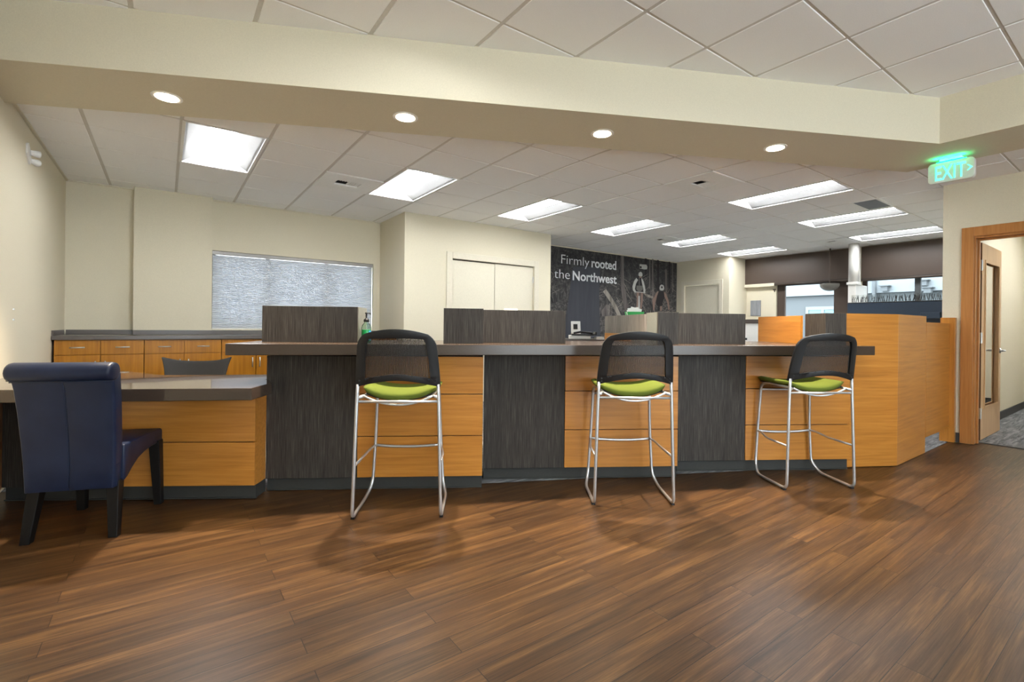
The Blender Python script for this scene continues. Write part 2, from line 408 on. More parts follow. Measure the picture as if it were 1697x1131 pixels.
# unseen front wall behind the viewer, windows added to let in daylight
fr = MB().box(XL, XR+.19, YF-.14, YF, 0, .5).box(XL, XR+.19, YF-.14, YF, 2.6, ZF+.12)
fx = [(-.6, 1.5), (1.9, 4.0)]
px = XL
for a, b in fx: fr.box(px, a, YF-.14, YF, .5, 2.6); px = b
fr.box(px, XR+.19, YF-.14, YF, .5, 2.6)
struct('wall_front', fr, 'wall', 'unseen front wall with windows added for daylight')
for k, (a, b) in enumerate(fx):
    w = struct('window_%d' % (5+k), MB().box(a, b, YF-.09, YF-.04, .5, .55).box(a, b, YF-.09, YF-.04, 2.55, 2.6).box(a, a+.05, YF-.09, YF-.04, .55, 2.55).box(b-.05, b, YF-.09, YF-.04, .55, 2.55), 'brownframe', 'frame of a daylight window added in the front wall', 'window')
    g = MB().quad((a+.05, YF-.065, .55), (b-.05, YF-.065, .55), (b-.05, YF-.065, 2.55), (a+.05, YF-.065, 2.55)).build('pane', 'glass', w)

# ------------------------------------------------------------------ ceilings
def clip(poly, a, b, c):
    """keep a*x+b*y >= c"""
    out = []
    for i in range(len(poly)):
        p, q = poly[i], poly[(i+1) % len(poly)]
        dp, dq = a*p[0]+b*p[1]-c, a*q[0]+b*q[1]-c
        if dp >= 0: out.append(p)
        if (dp >= 0) != (dq >= 0):
            t = dp/(dp-dq); out.append((p[0]+t*(q[0]-p[0]), p[1]+t*(q[1]-p[1])))
    return out
SF0, SF1 = (-.893, 4.092), (4.94, 1.165)        # soffit front edge
sd = Vector((SF1[0]-SF0[0], SF1[1]-SF0[1])).normalized(); sn = Vector((-sd.y, sd.x))
SB1 = (5.592, 1.556)
SB0 = (-.893, 1.556+(5.592+.893)*abs(sd.y/sd.x))
mid = .32
cm = sn.x*(SF1[0]+sn.x*mid)+sn.y*(SF1[1]+sn.y*mid); xm = SF1[0]+.33
def area(p): return abs(sum(p[i][0]*p[(i+1)%len(p)][1]-p[(i+1)%len(p)][0]*p[i][1] for i in range(len(p))))/2 if len(p) > 2 else 0
holes_b = set(); holes_f = set()
LIGHTS_B = [(i, 0) for i in (2, 5, 8, 11, 14, 17)] + [(i, -4) for i in (11, 14, 17)]
for i, j in LIGHTS_B: holes_b |= {(i, j), (i, j+1)}
VENTS = [(4, 1), (9, -3), (17, -2), (13, 1)]
holes_b |= set(VENTS)
LIGHTS_F = [(-3, 1), (-1, -2), (-4, -4), (2, -4)]  # front troffers out of view, added to light the customer area
for i, j in LIGHTS_F: holes_f |= {(i, j), (i, j+1)}
def tiles(mb, ox, oy, i0, i1, j0, j1, z, regions, holes):
    for i in range(i0, i1):
        for j in range(j0, j1):
            if (i, j) in holes: continue
            base = [(ox+i*U+.013, oy+j*U+.009), (ox+(i+1)*U-.013, oy+j*U+.009), (ox+(i+1)*U-.013, oy+(j+1)*U-.009), (ox+i*U+.013, oy+(j+1)*U-.009)]
            for reg in regions:
                p = base
                for h in reg:
                    p = clip(p, *h)
                    if len(p) < 3: break
                if len(p) > 2 and area(p) > .002: mb.prism(p, z, z+.012)
back_reg = [[(sn.x, sn.y, cm), (1, 0, XL), (0, -1, -7.45), (-1, 0, -10.6), (0, 1, 1.5)],
            [(sn.x, sn.y, cm), (1, 0, XL), (0, -1, -1.5), (-1, 0, -XR)],
            [(-sn.x, -sn.y, -cm), (1, 0, xm), (-1, 0, -XR), (0, 1, YF)]]
mb = MB(); tiles(mb, OX, OY, 0, 20, -14, 5, ZC, back_reg, holes_b)
# grid plane a little above the tile faces, with pieces left open over the fixtures
struct('ceiling', mb, 'tile', 'white tiled ceiling over the teller area', 'ceiling', bevel=.003, seg=1)
front_reg = [[(-sn.x, -sn.y, -(sn.x*SF1[0]+sn.y*SF1[1]+.01)), (-1, 0, -(SF1[0]+.01)), (1, 0, XL), (0, 1, YF)]]
mb = MB(); tiles(mb, FX, FY, -6, 5, -8, 8, ZF, front_reg, holes_f)
struct('ceiling_front', mb, 'tile', 'higher white tiled ceiling over the customer area', 'ceiling', bevel=.003, seg=1)
def bars(mb, ox, oy, i0, i1, j0, j1, z, reg, holes):
    def cut(p):
        for h in reg:
            p = clip(p, *h)
            if len(p) < 3: return None
        return p
    for i in range(i0, i1+1):
        for j in range(j0, j1):
            p = cut([(ox+i*U-.014, oy+j*U), (ox+i*U+.014, oy+j*U), (ox+i*U+.014, oy+(j+1)*U), (ox+i*U-.014, oy+(j+1)*U)])
            if p and area(p) > 1e-4: mb.prism(p, z+.005, z+.03)
    for i in range(i0, i1):
        for j in range(j0, j1+1):
            if (i, j) in holes and (i, j-1) in holes: continue
            p = cut([(ox+i*U+.012, oy+j*U-.010), (ox+(i+1)*U-.012, oy+j*U-.010), (ox+(i+1)*U-.012, oy+j*U+.010), (ox+i*U+.012, oy+j*U+.010)])
            if p and area(p) > 1e-4: mb.prism(p, z+.005, z+.03)
mb = MB(); bars(mb, OX, OY, 0, 20, -14, 5, ZC, back_reg[0], holes_b); bars(mb, OX, OY, 0, 20, -14, 5, ZC, back_reg[1], set()); bars(mb, OX, OY, 0, 20, -14, 5, ZC, back_reg[2], set())
struct('ceiling_grid', mb, 'grid', 'white metal ceiling grid over the teller area', 'ceiling')
mb = MB(); bars(mb, FX, FY, -6, 5, -8, 8, ZF, front_reg[0], holes_f)
struct('ceiling_grid_front', mb, 'grid', 'white metal grid of the higher ceiling', 'ceiling')
# opaque deck above all
struct('ceiling_deck', MB().box(XL-.1, 10.9, YF-.1, 7.6, ZF+.12, ZF+.2), 'tile', 'deck above the tiles', 'ceiling')
struct('ceiling_office', MB().box(XR+.19, 10.8, -1.7, 1.46, ZC+.1, ZC+.15), 'tile', 'white ceiling inside the office', 'ceiling')
# edge angle along the left and back walls
struct('trim_1', MB().box(XL, XL+.02, 4.7, YB, ZC-.012, ZC+.004).box(XL, 2.65, YB-.02, YB, ZC-.012, ZC+.004), 'trimpaint', 'metal angle along the ceiling edge', 'trim')
# soffit
so = [SF0, SF1, (SF1[0], YF), (SB1[0], YF), SB1, SB0]
cb = MB().prism(so, ZS, ZF+.02)
struct('ceiling_soffit', cb, 'wall', 'cream dropped soffit with recessed lights', 'ceiling')

# ------------------------------------------------------------------ troffers
def make_troffer(name, label, ox, oy, i, j, z, group):
    x0, y0 = ox+i*U, oy+j*U; x1, y1 = x0+U, y0+2*U
    r = thing(name, label, 'light', ((x0+x1)/2, (y0+y1)/2, z), 0, group)
    hx, hy = U/2-.004, U-.004
    fr = MB()
    for a in (-1, 1):
        fr.box(min(a*hx, a*(hx-.022)), max(a*hx, a*(hx-.022)), -hy, hy, -.003, .012)
        fr.box(-hx+.022, hx-.022, min(a*hy, a*(hy-.022)), max(a*hy, a*(hy-.022)), -.003, .012)
    fr.build('frame', 'whitemetal', r)
    # curved reflector wings and the long centre lens
    w = hx-.022; ly = hy-.022
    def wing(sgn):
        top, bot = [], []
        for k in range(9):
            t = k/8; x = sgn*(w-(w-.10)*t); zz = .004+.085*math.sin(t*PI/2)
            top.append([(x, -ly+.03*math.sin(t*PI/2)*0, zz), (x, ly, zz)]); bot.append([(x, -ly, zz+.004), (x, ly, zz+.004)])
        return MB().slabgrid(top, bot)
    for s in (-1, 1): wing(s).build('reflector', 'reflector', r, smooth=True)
    lens = MB(); n = 10; g1, g2 = [], []
    for k in range(n+1):
        a = PI*k/n; x = .098*math.cos(a); zz = .088-.045*math.sin(a)
        g1.append([(x, -ly, zz), (x, ly, zz)]); g2.append([(x, -ly, zz+.006), (x, ly, zz+.006)])
    lens.slabgrid(g1, g2).build('lens', 'lens', r, smooth=True)
    MB().box(-hx, hx, -hy, hy, .102, .108).box(-hx, hx, -hy, -hy+.02, .012, .102).box(-hx, hx, hy-.02, hy, .012, .102).build('housing', 'whitemetal', r)
    return r
LB = ['ceiling light panel nearest the left wall, back row', 'ceiling light panel beside the square air vent, in front of the blind',
      'ceiling light panel in front of the closet doors', 'ceiling light panel just in front of the mural lettering',
      'ceiling light panel above the two printed cyclists', 'ceiling light panel in front of the brown roller shade, furthest along the back row',
      'near long light panel between the vent tile and the soffit corner', 'long light panel beside the grey return grille', 'long light panel beside the white column, next to the doorway wall']
for (i, j), l in zip(LIGHTS_B, LB): make_troffer('ceiling_troffer', l, OX, OY, i, j, ZC, 'recessed troffers over the teller area')
for (i, j) in LIGHTS_F: make_troffer('ceiling_troffer', 'unseen recessed troffer added to light the customer area', FX, FY, i, j, ZF, 'added troffers over the customer area')
t = make_troffer('ceiling_troffer', 'unseen recessed troffer added to light the office', 9.4, -.2, 0, 0, ZC-.02, 'office light')  # both office troffers are out of view, added to brighten the room
t = make_troffer('ceiling_troffer', 'unseen recessed troffer added to light the office', 8.2, -.2, 0, 0, ZC-.02, 'office light')

# recessed can lights in the soffit
cans = [(-.002, 4.012), (1.372, 3.33), (2.69, 2.672), (4.015, 2.005)]
CL = ['round recessed downlight in the soffit nearest the left wall', 'recessed soffit downlight above the first green stool', 'recessed soffit downlight above the middle green stool', 'recessed soffit downlight nearest the exit sign']
for (x, y), l in zip(cans, CL):
    r = thing('recessed_downlight', l, 'light', (x, y, ZS), 0, 'round downlights along the soffit')
    MB().lathe([(.062, -.004), (.088, -.004), (.088, .001), (.062, .001)], 32).build('trim_ring', 'whitemetal', r, smooth=False)
    MB().lathe([(.0, -.006), (.066, -.006), (.066, -.003), (0, -.003)], 32).build('lens', 'canlens', r)
    ld = bpy.data.lights.new('downlight_lamp', 'SPOT'); ld.energy = 230; ld.color = (1, .84, .64); ld.spot_size = math.radians(88); ld.spot_blend = .7; ld.shadow_soft_size = .045
    lo = bpy.data.objects.new('downlight_lamp', ld); C.objects.link(lo); lo.parent = r; lo.location = (0, 0, -.03)

# air vents
def vent_tile(i, j, label, z=ZC):
    x, y = OX+(i+.5)*U, OY+(j+.5)*U
    r = thing('air_vent', label, 'vent', (x, y, z), 0, 'square air vents in the ceiling')
    h = U/2-.006; a, b = .13, .085
    p = MB().box(-h, h, -h, -b, -.009, .008).box(-h, h, b, h, -.009, .008).box(-h, -a, -b, b, -.009, .008).box(a, h, -b, b, -.009, .008)
    p.build('face_plate', 'ventplate', r)
    MB().box(-a-.004, a+.004, -b-.004, b+.004, .05, .054).box(-a-.004, -a, -b-.004, b+.004, .008, .05).box(a, a+.004, -b-.004, b+.004, .008, .05).box(-a, a, -b-.004, -b, .008, .05).box(-a, a, b, b+.004, .008, .05).build('duct_void', 'slot', r)
    sl = MB()
    for k in range(5):
        xx = .012+k*(a-.024)/4
        sl.box(xx-.011, xx+.011, -b, b, .001, .006)
        sl.box(-a+.012+k*(a-.024)/4-.006, -a+.012+k*(a-.024)/4+.006, -b, -b+.05, .001, .006)
    sl.box(-.003, .003, -b, b, -.002, .006)
    sl.build('louver', 'ventplate', r)
VL = ['square air vent left of the second light panel, with a dark half grille', 'square white air vent near the soffit, between the light panels', 'greyish air vent next to the white column', 'small slotted air vent beyond the light panel at the mural']
for (i, j), l in zip(VENTS, VL): vent_tile(i, j, l)
r = thing('return_grille', 'grey perforated return air grille beside the long light panel', 'vent', (7.06, 2.315, ZC))
MB().box(-.29, .29, -.15, -.12, -.006, .002).box(-.29, .29, .12, .15, -.006, .002).box(-.29, -.26, -.12, .12, -.006, .002).box(.26, .29, -.12, .12, -.006, .002).build('frame', 'ventplate', r)
MB().box(-.26, .26, -.12, .12, -.004, .002).build('screen', 'grille', r)
for x, y, l in ((OX+9.5*U, OY+1.5*U, 'small round sprinkler cap in the ceiling nearer the closet doors'), (OX+10.45*U, OY+1.5*U, 'small round sprinkler cap in the ceiling nearer the mural')):
    o = MB().lathe([(.0, -.008), (.03, -.008), (.036, -.001), (0, -.001)], 16).build('sprinkler_cap', 'ventplate'); o.location = (x, y, ZC+.002); tag(o, l, 'sprinkler', 'sprinkler caps')

# ------------------------------------------------------------------ back window and cellular shade
w = struct('window_1', MB().box(wx0, wx1, YB+.09, YB+.13, wz0, wz0+.05).box(wx0, wx1, YB+.09, YB+.13, wz1-.05, wz1).box(wx0, wx0+.05, YB+.09, YB+.13, wz0+.05, wz1-.05).box(wx1-.05, wx1, YB+.09, YB+.13, wz0+.05, wz1-.05).box(1.10, 1.15, YB+.09, YB+.13, wz0+.05, wz1-.05).box(1.87, 1.92, YB+.09, YB+.13, wz0+.05, wz1-.05), 'brownframe', 'window behind the pale pleated shade', 'window')
MB().quad((wx0+.05, YB+.11, wz0+.05), (wx1-.05, YB+.11, wz0+.05), (wx1-.05, YB+.11, wz1-.05), (wx0+.05, YB+.11, wz1-.05)).build('pane', 'glass', w)
r = thing('cellular_shade', 'pale blue-grey pleated shade filling the wide back window', 'blind', ((wx0+wx1)/2, YB+.035, wz0))
hw = (wx1-wx0)/2-.012; H = wz1-wz0-.055
pl = MB(); n = 46; A, B = [], []
for k in range(n*2+1):
    z = .012+H*k/(n*2)*.985; yy = -.008 if k % 2 else .006
    A.append([(-hw, yy, z), (hw, yy, z)]); B.append([(-hw, yy+.002, z), (hw, yy+.002, z)])
pl.slabgrid(A, B).build('pleated_fabric', 'pleat', r)
MB().box(-hw-.008, hw+.008, -.025, .025, H+.004, H+.053).build('headrail', 'grille', r, bevel=.004).data.materials[0] = plain('headrail_grey', (.33, .31, .29, 1), .4, metal=.2)
MB().box(-hw, hw, -.014, .014, .001, .016).build('bottom_rail', 'white', r)
for s in (-1, 1): MB().tube([(s*(hw+.004), -.034, H+.005), (s*(hw+.004), -.034, H-.62)], .0035, 6).build('cord', 'grille', r)

# ------------------------------------------------------------------ back cabinets and worktop
CY, CZ = 6.60, .992
group = 'wood base cabinets along the back wall'
cabl = ['wood base cabinet at the left wall, end of the back run', 'wood base cabinet behind the dark task chair', 'wood base cabinet behind the left end of the raised counter', 'wood base cabinet hidden behind the first privacy screen', 'wood base cabinet against the closet wall']
def pull(mb, horiz, x, z, L, y):
    a, b = ((x-L/2, y-.028, z), (x+L/2, y-.028, z)) if horiz else ((x, y-.028, z-L/2), (x, y-.028, z+L/2))
    d = (L*.44, 0) if horiz else (0, L*.44)
    mb.tube([a, b], .006, 8)
    for s in (-1, 1): mb.tube([(x+s*d[0], y, z+s*d[1]), (x+s*d[0], y-.028, z+s*d[1])], .0045, 8)
    return mb
def make_cab(label):
    r = thing('base_cabinet', label, 'cabinet', (-.876, CY, 0), 0, group)
    MB().box(.002, .699, .02, .60, .1, CZ).box(.002, .699, .07, .60, .006, .1).build('body', 'woodz', r)
    for k in range(2):
        x0, x1 = .003+.351*k, .347+.351*k
        d = MB().box(x0, x1, 0, .019, .843, CZ-.006).build('drawer', 'woodz', r, bevel=.0015, seg=1)
        pull(MB(), True, (x0+x1)/2, .916, .115, 0).build('handle', 'steel', d, smooth=True)
        d = MB().box(x0, x1, 0, .019, .105, .837).build('door', 'woodz', r, bevel=.0015, seg=1)
        pull(MB(), False, x1-.035 if k == 0 else x0+.035, .72, .115, 0).build('handle', 'steel', d, smooth=True)
    return r
c0 = make_cab(cabl[0])
for k in range(1, 5):
    c = copy_tree(c0); c.location.x = -.876+.7022*k; c['label'] = cabl[k]
r = thing('back_worktop', 'grey-brown worktop with upstand along the back wall cabinets', 'worktop', (XL, CY-.02, CZ))
MB().prism([(.001, 0), (3.53, 0), (3.53, .655), (1.362, .655), (1.362, .655), (.001, .655)], 0.001, .042).build('slab', 'backslab', r, bevel=.004)
MB().box(.001, .017, .02, .655, .042, .095).box(.018, .59, .74, .757, .042, .095).build('upstand', 'backslab', r, bevel=.002)
MB().box(.018, .59, .655, .74, .001, .042).box(1.37, 3.53, .655, .757, .001, .042).build('slab_back', 'backslab', r)
MB().box(.598, 1.36, .60, .617, .042, .095).box(1.365, 3.53, .742, .757, .042, .095).build('upstand', 'backslab', r, bevel=.002)

# ------------------------------------------------------------------ teller counter modules
def module(label, loc, wd, ww, depth=.40, has_left=False):
    r = thing('teller_counter_base', label, 'counter', (loc[0], loc[1], 0), RC, 'stepped base units of the teller counter')
    L = wd+ww
    MB().box(.004, L-.004, .022, depth, .09, .952).build('carcass', 'dark', r)
    MB().box(0, wd-.002, 0, .021, .092, .953).build('dark_panel', 'dark', r, bevel=.001, seg=1)
    for z0, z1 in ((.092, .380), (.386, .680), (.686, .953)):
        MB().box(wd+.002, L, 0, .021, z0, z1).build('wood_panel', 'woodx', r, bevel=.001, seg=1)
    k = MB().box(.003, L-.003, .022, .034, .005, .09).box(.003, L-.003, .012, .022, .005, .012)
    k.box(.003, .015, .034, depth, .005, .09).box(L-.015, L-.003, .034, depth, .005, .09).build('kick_plate', 'kick', r)
    return r
A0, B0, C0 = (.575, 3.813), (1.954, 3.165), (3.367, 2.452)
module('leftmost counter base of dark and wood panels behind the first stool', A0, .622, .885)
module('middle counter base of dark and wood panels behind the second stool', B0, .622, .898)
module('right counter base of dark and wood panels behind the third stool', C0, .575, .912)

# raised bar slab
F0, F1 = (.305, 3.585), (4.64, 1.49)
sl = [F0, F1, (4.728, 1.672), (4.62, 1.742), (4.62, 2.03), (4.97, 2.66), (2.95, 3.39), (.69, 4.36)]
cb = bmesh.new(); vs = [cb.verts.new((x-F0[0], y-F0[1], .955)) for x, y in sl]; f = cb.faces.new(vs)
ex = bmesh.ops.extrude_face_region(cb, geom=[f]); bmesh.ops.translate(cb, vec=(0, 0, .093), verts=[v for v in ex['geom'] if isinstance(v, bmesh.types.BMVert)])
# front edge is .073 thick
mb = MB(); mb.bm.free(); mb.bm = cb
for v in cb.verts:
    if v.co.z < 1: v.co.z = .9755 if False else .974
o = mb.build('bar_countertop', 'slab', None, bevel=.004); o.location = (F0[0], F0[1], 0)
tag(o, 'long dark brown raised bar countertop over the stools', 'countertop')

# ------------------------------------------------------------------ privacy screens standing on the slab
ZT = 1.0485
def screen(label, name='privacy_screen', group='dark privacy screens on the raised countertop'):
    return thing(name, label, 'screen', (0, 0, 0), 0, group)
def lp(o, x, y): # local module coords -> world xy
    c, s = math.cos(RC), math.sin(RC); return (o[0]+c*x-s*y, o[1]+s*x+c*y)
def panel_at(r, name, mat, o, x0, x1, y0, y1, z0, z1, bev=.001):
    ob = MB().box(0, x1-x0, 0, y1-y0, 0, z1-z0).build(name, mat, r, bevel=bev, seg=1)
    p = lp(o, x0, y0); ob.location = (p[0], p[1], z0); ob.rotation_euler = (0, 0, RC); return ob
r = screen('dark privacy screen on the left end of the bar, beside the soap bottle')
panel_at(r, 'front_panel', 'dark', A0, -.035, .615, 0, .022, ZT, 1.302)
panel_at(r, 'side_panel', 'pale', A0, .594, .615, .023, .27, ZT, 1.302)
panel_at(r, 'side_panel', 'dark', A0, -.035, -.014, .023, .27, ZT, 1.302)
r = screen('dark privacy screen in the middle of the bar, with a step in its front')
panel_at(r, 'front_panel', 'dark', A0, 1.22, 1.505, 0, .022, ZT, 1.302)
panel_at(r, 'front_panel', 'dark', B0, -.02, .622, 0, .022, ZT, 1.300)
panel_at(r, 'side_panel', 'pale', A0, 1.22, 1.241, .023, .27, ZT, 1.302)
panel_at(r, 'side_panel', 'pale', B0, .600, .622, .023, .27, ZT, 1.300)
r = screen('dark privacy screen at the right of the bar, left of the wooden return')
panel_at(r, 'front_panel', 'dark', B0, 1.352, 1.520, 0, .022, ZT, 1.302)
panel_at(r, 'front_panel', 'dark', C0, .003, .568, 0, .022, ZT, 1.300)
panel_at(r, 'side_panel', 'pale', B0, 1.352, 1.373, .023, .27, ZT, 1.302)
panel_at(r, 'side_panel', 'pale', C0, .546, .568, .023, .27, ZT, 1.300)
r = screen('small dark corner screen joining the wooden end panel')
panel_at(r, 'front_panel', 'dark', C0, 1.29, 1.478, .035, .056, ZT, 1.318)
panel_at(r, 'side_panel', 'dark', C0, 1.29, 1.311, .057, .30, ZT, 1.318)
# wooden return on the slab
p0, p1 = Vector((4.60, 2.055)), Vector((4.95, 2.63)); a = math.atan2(p1.y-p0.y, p1.x-p0.x)
o = MB().box(0, (p1-p0).length, -.025, 0, 0, 1.302-ZT).build('return_screen', 'woodx', None, bevel=.001, seg=1); o.location = (p0.x, p0.y, ZT); o.rotation_euler = (0, 0, a)
tag(o, 'honey wood return screen at the right end of the bar top', 'screen')
# divider between tellers
p0, p1 = Vector((3.50, 2.915)), Vector((3.97, 3.87)); a = math.atan2(p1.y-p0.y, p1.x-p0.x); L = (p1-p0).length
r = thing('teller_divider', 'greige wood-grain divider between teller stations, below the mural', 'divider', (p0.x, p0.y, 0), a)
MB().box(.30, L, -.03, 0, .006, 1.115).build('lower_panel', 'woodx', r)
MB().box(-.0, L, -.03, 0, 1.116, 1.302).box(0, .3, -.03, 0, ZT, 1.1155).build('upper_panel', 'greige', r)

# ------------------------------------------------------------------ wooden end block, gate, gate post
E0, E1, E2 = (4.652, 1.722), (5.105, 1.469), (5.875, 1.464)
a = math.atan2(E1[1]-E0[1], E1[0]-E0[0])
r = thing('counter_end_panel', 'tall honey wood end panel with angled side at the right of the bar', 'panel', (E1[0], E1[1], 0))
L1 = math.dist(E0, E1)
ob = MB().box(-L1, -.001, 0, .03, .005, 1.318).build('front_board', 'woodx', r, bevel=.001, seg=1); ob.rotation_euler = (0, 0, a)
ob = MB().box(0, .77, 0, .03, .005, 1.318).build('side_board', 'woodx', r, bevel=.001, seg=1)
MB().prism([(-.31, .235), (0, .04), (.74, .035), (.74, .50), (-.14, .50)], .006, 1.30).build('core', 'woodx', r)
r = thing('swing_gate', 'low honey wood swing gate beside the office doorway', 'gate', (5.89, 1.47, 0))
MB().box(0, .784, 0, .035, .15, 1.26).build('leaf', 'woodx', r, bevel=.002)
o = MB().box(0, .06, 0, .122, .005, 1.32).build('gate_post', 'woodv', None, bevel=.002); o.location = (6.675, 1.428, 0); tag(o, 'narrow honey wood post on the wall end by the gate', 'post')

# ------------------------------------------------------------------ low desk on the left
DZ = .785
dl = (.49, 3.685)
DD0 = (.424, 3.345)
r = thing('low_desk', 'low wood-fronted desk with a glossy brown top, behind the navy chair', 'desk', (dl[0], dl[1], 0))
LD, LW = 1.345, 1.60
def turn(o): o.rotation_euler = (0, 0, math.radians(-33)); return o
for z0, z1 in ((.095, .382), (.388, .704)):
    turn(MB().box(-LD, 0, 0, .021, z0, z1).build('wood_panel', 'woodx', r, bevel=.001, seg=1))
turn(MB().box(-LW, -LD-.003, 0, .021, .095, .704).build('dark_panel', 'dark', r))
turn(MB().box(-.021, 0, .022, .155, .095, .704).build('side_panel', 'woodx', r))
turn(MB().box(-LW+.03, -.022, .022, .16, .095, .704).build('carcass', 'dark', r))
turn(MB().box(-LW+.02, -.002, .022, .16, .005, .094).box(-LW+.02, .006, .010, .021, .005, .012).build('kick_plate', 'kick', r))
dk = [(XL+.002, 4.055), DD0, (.572, 3.588), (.590, 3.792), (.566, 3.809), (.735, 4.10), (.62, 4.20), (-.02, 4.53), (-.32, 5.2), (XL+.002, 5.2)]
cb = bmesh.new(); vs = [cb.verts.new((x-dl[0], y-dl[1], DZ-.073)) for x, y in dk]; f = cb.faces.new(vs)
ex = bmesh.ops.extrude_face_region(cb, geom=[f]); bmesh.ops.translate(cb, vec=(0, 0, .073), verts=[v for v in ex['geom'] if isinstance(v, bmesh.types.BMVert)])
mb = MB(); mb.bm.free(); mb.bm = cb
mb.build('worktop', 'deskslab', r, bevel=.004)
o = MB().lathe([(0, .001), (.036, .001), (.036, .003), (0, .003)], 20).build('cable_grommet', 'black', r); o.location = (-.79-dl[0], 4.545-dl[1], DZ)
r2 = thing('desk_end_panel', 'narrow wood end panel under the desk against the left wall', 'panel', (XL, 4.40, 0))
MB().box(.003, .055, 0, .145, .09, .70).build('panel_board', 'woodv', r2)
MB().box(.003, .045, .01, .145, .005, .0895).build('kick_plate', 'kick', r2)

# ------------------------------------------------------------------ bar stools
def make_stool(label):
    r = thing('bar_stool', label, 'stool', (0, 0, 0), 0, 'green seated bar stools at the counter')
    R = .0105
    for s in (-1, 1):
        path = bend([(s*.238, -.236, .818), (s*.243, -.234, .72), (s*.263, -.243, .014), (s*.266, .13, .014), (s*.240, .205, .085), (s*.222, .205, .40), (s*.208, .185, .735), (s*.205, .05, .752), (s*.205, -.205, .742), (s*.241, -.234, .735)], .05, 5)
        MB().tube(path, R, 10).build('side_frame', 'silver', r, smooth=True)
        MB().tube(bend([(s*.224, .205, .345), (s*.234, .13, .345), (s*.252, .03, .325), (s*.254, -.236, .325)], .03, 4), .008, 8).build('side_stretcher', 'silver', r, smooth=True)
        MB().tube([(s*.265, -.225, .003), (s*.265, -.19, .003)], .012, 8).build('glide', 'black', r)
    MB().tube([(-.223, .205, .345)]+[(x/10*.223, .205+.0, .345-.012*(1-(x/10)**2)) for x in range(-8, 9, 2)]+[(.223, .205, .345)], .0095, 10).build('footrest', 'silver', r, smooth=True)
    MB().tube([(-.245, -.232, .712), (.245, -.232, .712)], .0085, 8).build('rear_rail', 'silver', r, smooth=True)
    MB().tube([(-.208, .188, .685), (.208, .188, .685)], .0085, 8).build('front_rail', 'silver', r, smooth=True)
    MB().tube([(x/10*.205, -.225, .745-.055*(1-(x/10)**2)) for x in range(-10, 11)], .007, 8).build('seat_hoop', 'silver', r, smooth=True)
    # dished cushion
    top, bot = [], []
    n = 16
    for j in range(n+1):
        v = -1+2*j/n
        rt, rb = [], []
        for i in range(n+1):
            u = -1+2*i/n
            sx = math.copysign(abs(u)**.9, u)
            edge = max(abs(u), abs(v))**8
            x = .238*sx*(1-.10*abs(v)**3); y = .02+.225*v*(1-.06*abs(u)**4)
            dish = .030*abs(u)**2.2-.018*(1-abs(u)**2)*(1 if v < .4 else max(0, 1-(v-.4)/.6))
            z = .782+dish-.022*edge-.012*max(0, v-.5)
            rt.append((x, y, z)); rb.append((x*.94, y*.96+.001, z-.045+.018*edge))
        top.append(rt); bot.append(rb)
    MB().slabgrid(top, bot).build('seat', 'green', r, smooth=True)
    t2, b2 = [], []
    for j in range(9):
        v = -1+2*j/8; ra, rb = [], []
        for i in range(9):
            u = -1+2*i/8; x = .20*u; y = .02+.20*v; z = .735+.024*u*u-.016*(1-u*u)
            ra.append((x, y, z)); rb.append((x, y, z-.012))
        t2.append(ra); b2.append(rb)
    MB().slabgrid(t2, b2).build('seat_pan', 'black', r, smooth=True)
    # backrest: outline in (a, z) wrapped on a shallow curve that leans backwards
    Wb, Wt, z0, z1 = .252, .205, .80, 1.152
    def wrap(a, z, off=0):
        t = (z-z0)/(z1-z0)
        bow = .075*(1-(a/.25)**2)                     # centre bulges backwards
        lean = -.015-.055*t-.02*t*t
        return (a, -.205-bow*.75+lean+off, z)
    def halfw(z):
        t = (z-z0)/(z1-z0)
        w = Wb-.012*t-.025*t*t
        q = (z-(z1-.10))/.10
        if q > 0: w -= .125*(1-math.sqrt(max(0, 1-q*q)))
        return w
    def topz(a): return z1-.020*(a/.2)**2
    def botz(a): return z0+.052*(1-(min(abs(a), .25)/.25)**2)
    NA, NZ = 24, 18
    def strip(fn_in, name, mat, th, sm=True):
        pass
    # frame as a ring: outer curve and inner curve sampled together
    outer, inner = [], []
    zs = [z0+(z1-.03-z0)*(k/26)**.8 for k in range(27)]
    lft = [(-halfw(z), z) for z in zs]; rgt = [(halfw(z), z) for z in zs[::-1]]
    tw = halfw(z1-.03)
    topc = [(-tw*math.cos(PI*k/24), z1-.03+.03*math.sin(PI*k/24)**2) for k in range(1, 24)]
    bw = halfw(z0)
    botc = [(bw-2*bw*k/12, z0+.045*math.sin(PI*k/12)) for k in range(1, 12)]
    outer = lft+topc+rgt+botc
    def ins(a, z):
        zc = .975
        t = (z-z0)/(z1-z0)
        na = a*(1-.056/max(abs(a), .12)) if abs(a) > .10 else a*.62
        na = max(-.205, min(.205, na))
        if z > z1-.09: nz = min(z, z1-.052-.006*(abs(a)/.2)**2)
        elif z < z0+.065: nz = z0+.083-.028*(abs(a)/.25)**2
        else: nz = z
        return (na, nz)
    inner = [ins(a, z) for a, z in outer]
    n = len(outer); fb = MB(); th = .016
    rows = [[fb.bm.verts.new(wrap(a, z, o)) for a, z in (outer if k in (0, 3) else inner)] for k, o in ((0, -th), (1, -th), (2, .006), (3, .006))]
    for k in range(4):
        Rk, Sk = rows[k], rows[(k+1) % 4]
        for i in range(n): fb.bm.faces.new((Rk[i], Rk[(i+1)%n], Sk[(i+1)%n], Sk[i]))
    bk = fb.build('back_frame', 'black', r, bevel=.003, smooth=True)
    # screws on the lower corners
    sw = MB()
